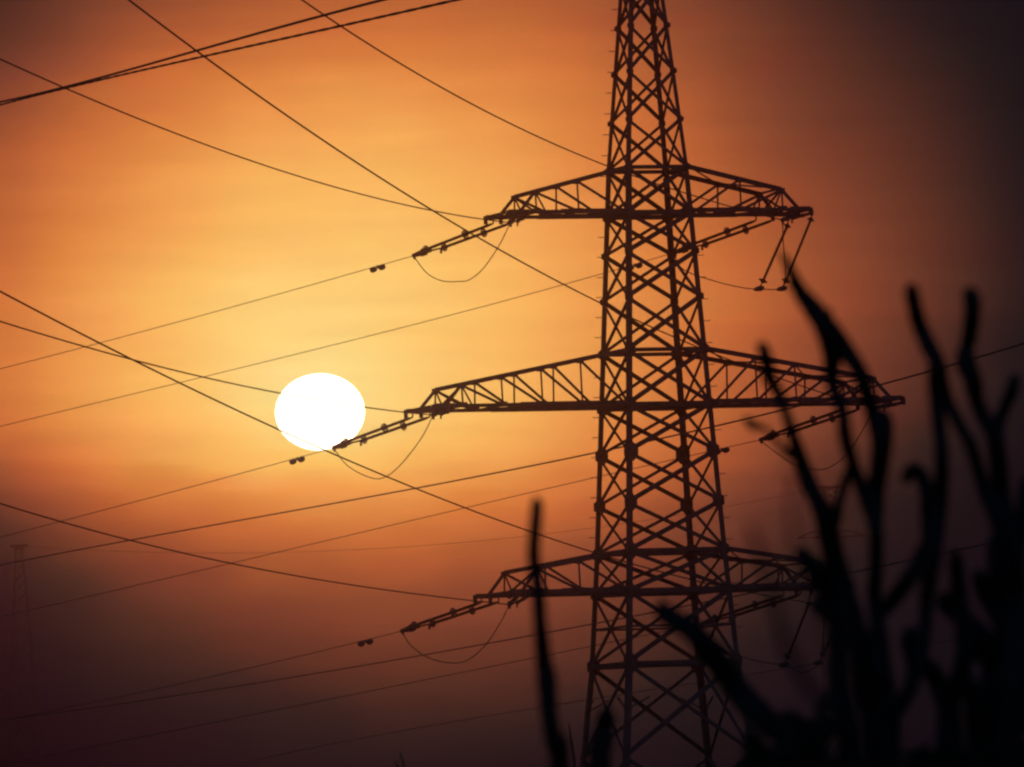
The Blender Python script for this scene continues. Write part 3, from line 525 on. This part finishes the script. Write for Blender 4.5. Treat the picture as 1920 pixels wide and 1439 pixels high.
# a second line that passes behind the pylon, lower end to the left
G = [([(0, 1058), (120, 1037), (280, 1011), (620, 945), (800, 906), (1110, 851), (1240, 824), (1390, 792), (1540, 752), (1660, 716), (1790, 682), (1920, 645)], 'wire behind the pylon rising to the right edge just above the middle right arm tip'),
     ([(240, 1318), (460, 1284), (700, 1247), (910, 1207), (1100, 1172), (1240, 1143), (1380, 1120), (1620, 1071), (1750, 1040), (1920, 1005)], 'wire behind the pylon just below the bottom arms, rising towards the right edge'),
     ([(800, 1362), (940, 1340), (1100, 1312), (1380, 1268), (1480, 1254), (1664, 1222), (1710, 1214), (1920, 1176)], 'very faint lowest wire behind the pylon and the plants')]
for i, (pix, lab) in enumerate(G):
    P = atY(pix[-1][0], pix[-1][1], 432); Q = atY(*pix[0], 520 if i == 0 else 500)
    wire(smooth_path(pix, P, Q, ext=(0.35 if i else 0.12, 0.12), deg=3), [(0.032, 0.023, 0.015)[i] + (0.046 - 0.03) * (j / 90) ** 2 for j in range(91)] if i < 2 else 0.017, lab, 'wires of the line behind the pylon')
# a closer pair at the top left
P = atY(860, 0, 150); Q = atY(0, 196, 235)
top = smooth_path([(0, 191), (60, 179), (120, 165), (200, 142), (300, 113), (372, 95), (480, 65), (605, 30), (716, 0)], P, Q, ext=(0.2, 0.2), deg=3, n=200)
wire(top, 0.024, 'upper of two dark wires rising to the right across the top left corner', 'close pair of wires at the top left')
b = MB(); c_ = smooth_path([(0, 197), (60, 182), (120, 166), (190, 149), (250, 136), (340, 115), (388, 106), (480, 85), (640, 48), (700, 34), (860, 0)], P + Vector((0, 6, 0)), Q + Vector((0, 6, 0)), ext=(0.2, 0.2), deg=3, n=700)
for ph in (0, math.pi):
    b.tube([p + (EZ * math.sin(i * 0.27 + ph) + Vector((1, 0, 0)) * math.cos(i * 0.27 + ph)) * 0.007 for i, p in enumerate(c_)], 0.019, 6)
tag(b.build('power_line', CABLE, None, origin=c_[0], smooth=True), 'lower of two dark wires across the top left corner, twisted of two strands', 'power line', 'close pair of wires at the top left')

# jumper loops under the left arms and the middle right arm
def jumper(pix, A, B, label, r=0.020):
    n = len(pix); out = []
    for i, (x, y) in enumerate(pix):
        t_ = (x - pix[0][0]) / (pix[-1][0] - pix[0][0]); Y = A.y + (B.y - A.y) * t_; out.append(atY(x, y, Y))
    out[0] = A; out[-1] = B
    return wire(spline(out, 7), r, label, 'slack jumper cables under the cross arms', 'jumper_cable', 'cable')
def shift(pix, key):
    return pix
jumper([(775, 485), (800, 512), (829, 527), (862, 528), (880, 525), (905, 505), (935, 462), (957, 421)], FAR_E[(1, -1)], NEAR_E[(1, -1)], 'thin slack cable looping under the left end of the top cross arm')
jumper([(628, 842), (650, 872), (686, 893), (717, 897), (750, 873), (790, 822), (812, 780)], FAR_E[(2, -1)], NEAR_E[(2, -1)], 'thin slack cable looping under the middle left arm, just right of the sun')
jumper([(753, 1185), (770, 1210), (800, 1232), (840, 1243), (875, 1239), (910, 1210), (940, 1165), (955, 1136)], FAR_E[(3, -1)], NEAR_E[(3, -1)], 'thin slack cable looping under the left end of the bottom cross arm')
jumper([(1424, 820), (1450, 845), (1490, 872), (1523, 880), (1550, 879), (1580, 860), (1605, 828), (1640, 768)], FAR_E[(2, 1)], NEAR_E[(2, 1)], 'thin slack cable looping under the middle right arm, behind the plant stems')
# hanging strings that hold the jumpers away from the shaft on the top right and bottom right arms
def hang(k, tops, bots, rod, jl, jr, lab):
    (t1, t2), (b1, b2) = tops, bots
    far = chord_at(k, 1, 1, t1[0]); nearp = armpt(k, 1, ARMS[k]['tip'] - 4, -1, -0.18)
    P1 = atY(t1[0], t1[1], far.y); P2 = atY(t2[0], t2[1], nearp.y)
    B1 = atY(b1[0], b1[1], P1.y - 0.3); B2 = atY(b2[0], b2[1], P2.y + 0.5)
    C = []
    for i, (P_, B_, T_, w_) in enumerate(((P1, B1, far, 'inner'), (P2, B2, nearp, 'outer'))):
        r_ = empty('suspension_insulator', T_, w_ + ' of two rod insulators hanging tilted from the ' + NAMES[(k, 1)], 'insulator', 'hanging rod insulators')
        d = (B_ - P_).normalized()
        b = MB(); rodins(b, P_, B_, 0.055, 0.085); s_ = b.build('insulator_string', CERAM, r_)
        b = MB(); b.tube([T_, P_ + d * 0.1], 0.03, 6); b.build('hanger', STEEL, r_)
        b = MB(); ring(b, P_ + d * 0.1, d, 0.14); b.build('arcing_ring', STEEL, s_); b = MB(); ring(b, B_ - d * 0.1, d, 0.17); b.build('arcing_ring', STEEL, s_)
        c = B_ + Vector((-0.12, 0, -0.24)); b = MB(); b.tube([B_, c + EZ * 0.05], 0.03, 6)
        b.lathe(c - Vector((0.24, 0, 0.03)), c + Vector((0.20, 0, 0.05)), [(0, 0.04), (0.3, 0.10), (0.75, 0.12), (1, 0.05)], 8); b.build('clamp', STEEL, r_)
        C.append(c)
    pts = [atY(x, y, C[0].y + (C[1].y - C[0].y) * (i + 1) / (len(rod) + 1)) for i, (x, y) in enumerate(rod)]
    FE = FAR_E[(k, 1)]; lp = [atY(x, y, FE.y + (C[0].y - FE.y) * i / len(jl)) for i, (x, y) in enumerate(jl)]
    NE = NEAR_E[(k, 1)]; rp = [atY(x, y, C[1].y + (NE.y - C[1].y) * (i + 1) / (len(jr) + 1)) for i, (x, y) in enumerate(jr)]
    allp = [FE] + lp[1:] + [C[0]] + pts + [C[1]] + rp + [NE]
    wire(spline(allp, 6), 0.022, lab, 'slack jumper cables under the cross arms', 'jumper_cable', 'cable')
hang(1, ((1478, 420), (1522, 408)), ((1429, 531), (1472, 531)), [(1435, 543), (1450, 543.5), (1462, 542)], [(1256, 480), (1275, 500), (1300, 515), (1322, 522), (1360, 533), (1400, 541)], [(1473, 510), (1469, 460)],
     'cable carried by the two hanging rods under the right end of the top arm')
hang(3, ((1518, 1128), (1585, 1140)), ((1476, 1236), (1541, 1232)), [(1490, 1256), (1503, 1262), (1520, 1257)], [(1260, 1180), (1320, 1212), (1388, 1231), (1430, 1242)], [(1542, 1215), (1545, 1165)],
     'dim cable carried by the two hanging rods under the bottom right arm')
# vibration dampers clipped to the conductors
def damper(key, x, label):
    pts = FP3[key]; best = min(range(len(pts) - 1), key=lambda i: abs(px(pts[i])[0] - x)); c = pts[best]; cand = pts[best + 1] if px(c)[0] > x else pts[max(best - 1, 0)]
    x0, x1 = px(c)[0], px(cand)[0]; t_ = (x - x0) / (x1 - x0) if x1 != x0 else 0; c = c.lerp(cand, max(0, min(1, t_)))
    d = (pts[best + 1] - pts[best]).normalized()
    r_ = empty('vibration_damper', c, label, 'damper', 'dampers on the conductors')
    b = MB(); b.box(c - EZ * 0.04, d * 0.03, Vector((d.y, -d.x, 0)) * 0.03, EZ * 0.07); b.build('clamp', STEEL, r_)
    b = MB(); b.tube([c - EZ * 0.09 - d * 0.26, c - EZ * 0.10, c - EZ * 0.09 + d * 0.26], 0.014, 5); b.build('messenger_cable', STEEL, r_)
    for s in (-1, 1):
        m_ = c + d * (0.25 * s) - EZ * 0.10; b = MB(); b.lathe(m_ - d * (0.14 * s), m_ + d * (0.15 * s), [(0, 0.06), (0.15, 0.115), (0.6, 0.13), (0.9, 0.11), (1, 0.04)], 8); b.build('weight', STEEL, r_)
damper((1, -1), 708, 'small two-weight damper on the wire left of the top left arm')
damper((1, 1), 1190, 'small two-weight damper seen through the lattice of the shaft below the top arms')
damper((2, -1), 557, 'small two-weight damper just under the sun')
damper((2, 1), 1353, 'small damper close to the right leg of the shaft below the middle arms')
damper((3, -1), 685, 'small two-weight damper on the wire left of the bottom left arm')

# ------------------------------------------------------------------ the far line with two pylons in the haze
FY = 1300.0; FX = FY / FP
def far_pylon(x, ytop, label, spec):
    top = atY(x, ytop, FY); base = Vector((top.x, top.y, 0)); r_ = empty('transmission_tower', base, label, 'pylon', 'pylons far off in the haze')
    H = top.z; bod, arms, head = spec
    def c(sa, sb, dy):
        for (a, ra), (b_, rb) in zip(bod, bod[1:]):
            if dy <= b_: rr = ra + (rb - ra) * (dy - a) / (b_ - a); break
        else: rr = bod[-1][1]
        return Vector((base.x + sa * rr * FX, base.y + sb * rr * FX, H - dy * FX))
    HB = H / FX
    for sa in (-1, 1):
        for sb in (-1, 1):
            b = MB(); ds = [d for d, _ in bod if d < HB] + [HB]
            for i in range(len(ds) - 1): b.angle(c(sa, sb, ds[i]), c(sa, sb, ds[i + 1]), 0.11, (0, -1, 0))
            b.build('leg', STEEL, r_)
    b = MB(); d = bod[0][0] + head
    while d < HB:
        hgt = 10 + d * 0.16; e = min(d + hgt, HB)
        for (c0, c1, n) in (((-1, -1), (1, -1), (0, 1, 0)), ((-1, 1), (1, 1), (0, -1, 0)), ((-1, -1), (-1, 1), (1, 0, 0)), ((1, -1), (1, 1), (-1, 0, 0))):
            b.angle(c(*c0, d), c(*c1, e), 0.06, n); b.angle(c(*c1, d), c(*c0, e), 0.06, n)
        d = e
    b.build('bracing', STEEL, r_)['kind'] = 'stuff'
    for dy, hw, dep, droop in arms:
        for s in (-1, 1):
            b = MB(); z0 = H - dy * FX; xs = base.x
            rw = 3 * FX
            for yy in (-rw, rw):
                P0 = Vector((xs, base.y + yy, z0)); P1 = Vector((xs + s * hw * FX, base.y, z0 - droop * FX)); Pm = Vector((xs + s * hw * 0.55 * FX, base.y + yy * 0.5, z0 + droop * 0.2 * FX))
                b.angle(P0, Pm, 0.17, (0, 0, 1)); b.angle(Pm, P1, 0.17, (0, 0, 1))
                Q0 = P0 - EZ * dep * FX; b.angle(Q0, P1, 0.17, (0, 0, 1))
                for t_ in (0.2, 0.4, 0.6, 0.8): b.angle(Q0.lerp(P1, t_), (P0.lerp(Pm, t_ / 0.55) if t_ < 0.55 else Pm.lerp(P1, (t_ - 0.55) / 0.45)), 0.08, (0, -1, 0))
            b.build('cross_arm', STEEL, r_)
    return top
FYA = far_pylon(35, 1022, 'faint narrow pylon with a flat head, far off at the left edge', ([(0, 8), (14, 6.5), (30, 7.5), (120, 14), (800, 48)], [(2, 17, 8, 0)], 0))
FYB = far_pylon(1556, 913, 'faint distant pylon with a flat bar on top, half hidden behind the plant stems', ([(0, 13), (45, 5), (85, 8), (200, 17), (900, 56)], [(0.5, 21, 4, 0), (86, 64, 10, 9)], 0))
A_ = atY(45, 1024, FY); B_ = atY(1540, 914, FY)
wire(smooth_path([(45, 1024), (300, 1038), (480, 1037), (660, 1030), (800, 1021), (983, 1008), (1110, 992), (1380, 945), (1480, 928), (1540, 914)], A_, B_, deg=3), 0.028, 'faint wire strung between the two far pylons', 'wires of the far line')
C_ = atY(1577, 915, FY)
wire(smooth_path([(1577, 915), (1640, 924), (1700, 929), (1800, 933), (1930, 935)], C_, C_ + Vector((1, 0, 0)), ext=(0, 0.3), deg=2), 0.028, 'faint wire leaving the far right pylon towards the right edge', 'wires of the far line')

# ------------------------------------------------------------------ foreground plants, out of focus
WK = 1.2
def stem_mesh(path, dist, wob=0.0, n=7, blunt=True):
    """path: (x, y, width) in picture measure at distance dist"""
    P = [atY(x, y, dist) for x, y, _ in path]; k = dist / FP * WK
    for i, p in enumerate(P):
        p.y += wob * math.sin(i * 1.7 + path[0][0])
    W = [w_ * k / 2 for _, _, w_ in path]
    if blunt: W = [w_ * (1 + 0.32 * math.exp(-i / 2.5)) for i, w_ in enumerate(W)]
    if blunt: W[1] = max(W[1], 0.92 * W[2]); W[0] = 0.9 * W[1]
    C = spline(P, n); r = []
    for i in range(len(P) - 1):
        for j in range(n):
            t_ = j / n; r.append((W[i] + (W[i + 1] - W[i]) * t_) * (1 + random.uniform(-0.03, 0.03) + (0.10 if (i * n + j) % 17 == 4 else 0)))
    r.append(W[-1])
    tip = C[0] * 1.0; d = (C[0] - C[1]).normalized(); C = [tip + d * r[0] * 1.0, tip + d * r[0] * 0.6] + C; r = [r[0] * 0.4, r[0] * 0.85] + r
    return C, r
def down(path, root, wr):            # carry a stem on, below the picture, to its root on the ground
    x, y, w_ = path[-1]; rx, ry = root
    return path + [(x + (rx - x) * t_ ** 1.3, y + (ry - y) * t_, w_ + (wr - w_) * t_) for t_ in (0.12, 0.3, 0.5, 0.75, 1.0)]
DN = 6.0
GY = 719.5 + FP * ((1.6 / DN) + PITCH) * 1.01      # picture row of the ground at that distance
def sidebuds(mb, C, r, every=5, size=2.2):
    for i in range(3, len(C) - 2, every):
        if random.random() < 0.55:
            t_ = (C[i + 1] - C[i - 1]).normalized(); s = t_.cross(Vector((random.uniform(-.4, .4), 1, 0))).normalized() * random.choice((-1, 1))
            p = C[i]; mb.lathe(p, p + (s * 0.9 - t_ * 1.3).normalized() * r[i] * size, [(0, r[i] * 0.6), (0.4, r[i] * 0.55), (0.8, r[i] * 0.3), (1, r[i] * 0.08)], 6)
bushroot = atY(1740, 1400, DN); bushroot.z = 0
bush = empty('shrub', bushroot, 'large blurred black bush of bare stems filling the right side of the foreground', 'shrub')
ROOT = (1740, GY)
S = [
 ([(1462, 476, 6), (1478, 500, 16), (1500, 540, 26), (1528, 583, 34), (1550, 625, 40), (1560, 668, 32), (1562, 715, 24), (1578, 770, 22), (1583, 820, 24), (1602, 872, 22), (1625, 936, 24), (1640, 990, 26), (1642, 1060, 24), (1642, 1121, 24), (1650, 1200, 28), (1655, 1270, 28), (1662, 1350, 30)], True, 0.0),
 ([(1545, 600, 26), (1572, 632, 32), (1595, 668, 30), (1612, 705, 28), (1630, 753, 26), (1645, 800, 26), (1652, 850, 24)], False, 0.03),
 ([(1655, 782, 27), (1654, 812, 30), (1651, 860, 30), (1647, 906, 28), (1643, 960, 26), (1641, 1010, 22)], False, -0.04),
 ([(1430, 655, 10), (1436, 680, 16), (1444, 705, 22), (1460, 735, 18), (1473, 780, 16), (1487, 820, 20), (1505, 865, 26), (1522, 915, 30), (1540, 960, 32), (1554, 1000, 36), (1574, 1078, 40), (1598, 1160, 36), (1614, 1229, 36), (1632, 1310, 38), (1650, 1400, 42)], True, 0.05),
 ([(1595, 872, 10), (1588, 897, 14), (1577, 935, 16), (1565, 975, 20), (1556, 1005, 24)], False, 0.05),
 ([(1402, 786, 12), (1414, 797, 16), (1432, 806, 8), (1455, 828, 9), (1478, 848, 14), (1495, 860, 12)], False, 0.12),
 ([(1707, 548, 14), (1713, 570, 21), (1727, 607, 24), (1742, 650, 26), (1757, 690, 26), (1768, 718, 22), (1780, 748, 20), (1797, 797, 22), (1818, 838, 22), (1838, 885, 22), (1852, 925, 26), (1866, 970, 28), (1892, 1040, 32), (1905, 1110, 34), (1904, 1200, 36), (1892, 1320, 40)], True, -0.05),
 ([(1753, 685, 18), (1757, 730, 22), (1760, 800, 22), (1763, 850, 22), (1766, 906, 24), (1759, 970, 30), (1747, 1030, 34), (1742, 1080, 28), (1740, 1121, 24), (1733, 1207, 22), (1712, 1275, 22), (1688, 1325, 26), (1672, 1380, 34)], True, -0.05),
 ([(1700, 898, 12), (1706, 884, 16), (1718, 880, 20), (1729, 890, 22), (1735, 920, 22), (1738, 955, 22), (1744, 1000, 24), (1746, 1035, 24)], False, 0.04),
 ([(1742, 1020, 18), (1722, 1060, 24), (1700, 1090, 24), (1678, 1120, 24), (1656, 1150, 18)], False, 0.05),
 ([(1819, 552, 14), (1821, 575, 24), (1821, 615, 24), (1815, 655, 24), (1810, 682, 34), (1822, 715, 30), (1832, 745, 26), (1845, 780, 26), (1860, 815, 28), (1870, 863, 30), (1880, 920, 30), (1888, 980, 30), (1898, 1040, 34), (1903, 1121, 36), (1899, 1220, 40)], True, 0.02),
 ([(1901, 712, 12), (1896, 735, 18), (1885, 765, 18), (1875, 795, 18), (1868, 826, 20)], False, 0.03),
 ([(1789, 1046, 14), (1795, 1080, 20), (1802, 1121, 24), (1806, 1170, 28), (1806, 1230, 28), (1795, 1290, 30), (1780, 1360, 36)], True, 0.03),
 ([(1772, 1125, 20), (1786, 1140, 26), (1810, 1165, 26), (1840, 1200, 34), (1870, 1240, 44)], False, 0.1),
 ([(1834, 1082, 14), (1848, 1110, 20), (1866, 1143, 26), (1888, 1180, 34), (1910, 1220, 44)], False, 0.1),
 ([(1505, 1042, 16), (1522, 1066, 24), (1540, 1095, 24), (1562, 1130, 26), (1585, 1160, 26)], False, 0.06),
 ([(1530, 1135, 14), (1545, 1152, 20), (1570, 1170, 18), (1590, 1190, 18)], False, 0.1),
 ([(1706, 1195, 22), (1712, 1220, 30), (1715, 1260, 22), (1705, 1300, 20)], False, 0.07),
 ([(1740, 1252, 18), (1760, 1275, 26), (1772, 1320, 26), (1780, 1380, 32)], True, 0.1),
 ([(1832, 1325, 20), (1842, 1360, 26), (1850, 1420, 30)], True, 0.12),
 ([(1245, 1146, 16.1), (1262, 1160, 25.3), (1300, 1188, 32.2), (1335, 1228, 36.8), (1370, 1275, 39.1), (1405, 1320, 41.4), (1450, 1368, 41.4), (1500, 1420, 46.0)], True, 0.0),
 ([(1925, 905, 14), (1917, 950, 20), (1912, 1000, 22), (1908, 1060, 24), (1904, 1130, 26)], False, 0.09),
 ([(1868, 1010, 12), (1862, 1040, 18), (1866, 1090, 22), (1880, 1150, 26), (1892, 1220, 34)], False, 0.12),
 ([(1640, 1190, 14), (1632, 1215, 20), (1628, 1260, 24), (1636, 1320, 28), (1652, 1400, 34)], True, 0.14),
 ([(1812, 1270, 14), (1818, 1300, 20), (1826, 1350, 26), (1838, 1420, 34)], True, 0.16),
 ([(1915, 1150, 26), (1905, 1260, 34), (1890, 1360, 40), (1880, 1450, 46)], True, 0.18),
 ([(1862, 1240, 24), (1852, 1330, 30), (1842, 1420, 36)], True, 0.2),
 ([(1572, 1190, 22), (1576, 1300, 30), (1586, 1370, 34), (1596, 1440, 38)], True, 0.08),
]
for i, (pth, dwn, off) in enumerate(S):
    pth = down(pth, ROOT, 40) if dwn else pth
    C, r = stem_mesh(pth, DN + off, 0.02, blunt=i not in (0, 1, 5))
    b = MB(); b.tube(C, r, 9); sidebuds(b, C, r, 13, 1.7)
    b.build('stem', BARK, bush, smooth=True)
# leafy tangle low in the bush
b = MB()
def leaf(mb, c, L, wd):
    d = Vector((random.gauss(0, .7), random.gauss(0, .5), random.uniform(0.1, 1))).normalized(); s = d.cross(Vector((random.gauss(0, 1), 1, random.gauss(0, .3)))).normalized(); n = d.cross(s)
    k = len(mb.v); mb.v += [c, c + d * L * .35 + s * wd, c + d * L, c + d * L * .35 - s * wd, c + d * L * .4 + n * wd * .4]
    mb.f += [(k, k + 1, k + 4), (k + 1, k + 2, k + 4), (k + 2, k + 3, k + 4), (k + 3, k, k + 4)]
kk = DN / FP
def clump(x, y, sx, sy, n, L=70, wd=16):
    for _ in range(n):
        xx = random.gauss(x, sx); yy = random.gauss(y, sy); leaf(b, atY(xx, yy, DN + random.gauss(0.08, 0.06)), random.uniform(.6, 1.2) * L * kk, random.uniform(.7, 1.2) * wd * kk)
clump(1505, 1412, 20, 18, 60); clump(1470, 1450, 40, 22, 60); clump(1905, 1330, 20, 50, 40); clump(1860, 1450, 60, 20, 70); clump(1650, 1460, 40, 16, 30)
clump(1760, 1600, 110, 50, 200, 90, 20); clump(1750, 1900, 160, 160, 300, 160, 30)
b.build('foliage', LEAF, bush)
# separate stalks
def stalk(path, root, label, cat, dist=DN, wr=26, m=BARK, grp='blurred stalks left of the bush', name='plant_stalk', nbud=True):
    gy = 719.5 + FP * ((1.6 / dist) + PITCH) * 1.01
    pth = down(path, (root, gy), wr); C, r = stem_mesh(pth, dist, 0.01, blunt=dist > 5 and dist < 10)
    b = MB(); b.tube(C, r, 9)
    if nbud: sidebuds(b, C, r, 9, 1.6)
    o = b.build(name, m, None, origin=(C[-1].x, C[-1].y, 0), smooth=True); return tag(o, label, cat, grp)
stalk([(1007, 942, 11.2), (1006, 965, 17.5), (1003, 1000, 18.8), (1001, 1042, 20.0), (1005, 1080, 20.0), (1009, 1112, 21.2), (1013, 1172, 22.5), (1020, 1240, 27.5), (1026, 1285, 32.5), (1030, 1342, 27.5), (1040, 1400, 27.5), (1050, 1450, 32.5)], 1090, 'tall thin blurred dark stalk standing alone before the bottom left arm', 'stalk')
stalk([(1137, 1342, 14.5), (1134, 1365, 23.2), (1131, 1400, 29.0), (1124, 1445, 31.9)], 1090, 'short blurred dark stalk whose tip shows before the foot of the pylon', 'stalk')
G1 = 'very close, strongly blurred twigs'
stalk([(1408, 985, 8.5), (1420, 1020, 11.9), (1433, 1070, 11.9), (1450, 1130, 13.6), (1478, 1215, 15.3), (1515, 1285, 17.0), (1560, 1345, 18.7), (1610, 1420, 20.4)], 1700, 'faint blur of a very close twig crossing below the bottom right arm', 'twig', 3.2, 14, BARK, G1, 'twig', False)
stalk([(1462, 888, 6.0), (1480, 885, 7.5), (1494, 900, 9.0), (1488, 930, 9.0), (1482, 955, 7.5), (1500, 1050, 7.5), (1560, 1200, 9.0), (1600, 1420, 12.0)], 1690, 'faint blur of a very close bent twig below the middle right arm', 'twig', 3.0, 12, BARK, G1, 'twig', False)
G2 = 'thin grass blades at the bottom edge'
stalk([(1067, 1358, 1.5), (1070, 1380, 3), (1074, 1405, 3.4), (1078, 1445, 3.6)], 1100, 'thin sharp grass blade at the bottom edge, right of the tall stalk', 'grass blade', 34.0, 5, REED, G2, 'grass_blade', False)
stalk([(750, 1409, 1.2), (753, 1422, 2.2), (757, 1445, 3)], 770, 'taller of two tiny grass blades at the middle of the bottom edge', 'grass blade', 34.0, 5, REED, G2, 'grass_blade', False)
stalk([(740, 1427, 1), (744, 1436, 2), (748, 1450, 2.6)], 768, 'shorter of two tiny grass blades at the middle of the bottom edge', 'grass blade', 34.0, 5, REED, G2, 'grass_blade', False)

# ------------------------------------------------------------------ haze
hb = MB(); hb.box((0, 550, 64), (1000, 0, 0), (0, 850, 0), (0, 0, 66))
hm = bpy.data.materials.new('haze'); hm.use_nodes = True; t = hm.node_tree; t.nodes.clear()
pv = t.nodes.new('ShaderNodeVolumePrincipled'); pv.inputs['Color'].default_value = (0.84, 0.48, 0.58, 1); pv.inputs['Density'].default_value = HAZE; pv.inputs['Anisotropy'].default_value = HG
ou = t.nodes.new('ShaderNodeOutputMaterial'); t.links.new(pv.outputs[0], ou.inputs['Volume'])
hz = hb.build('haze', hm, origin=(0, 0, 0)); tag(hz, kind='stuff')
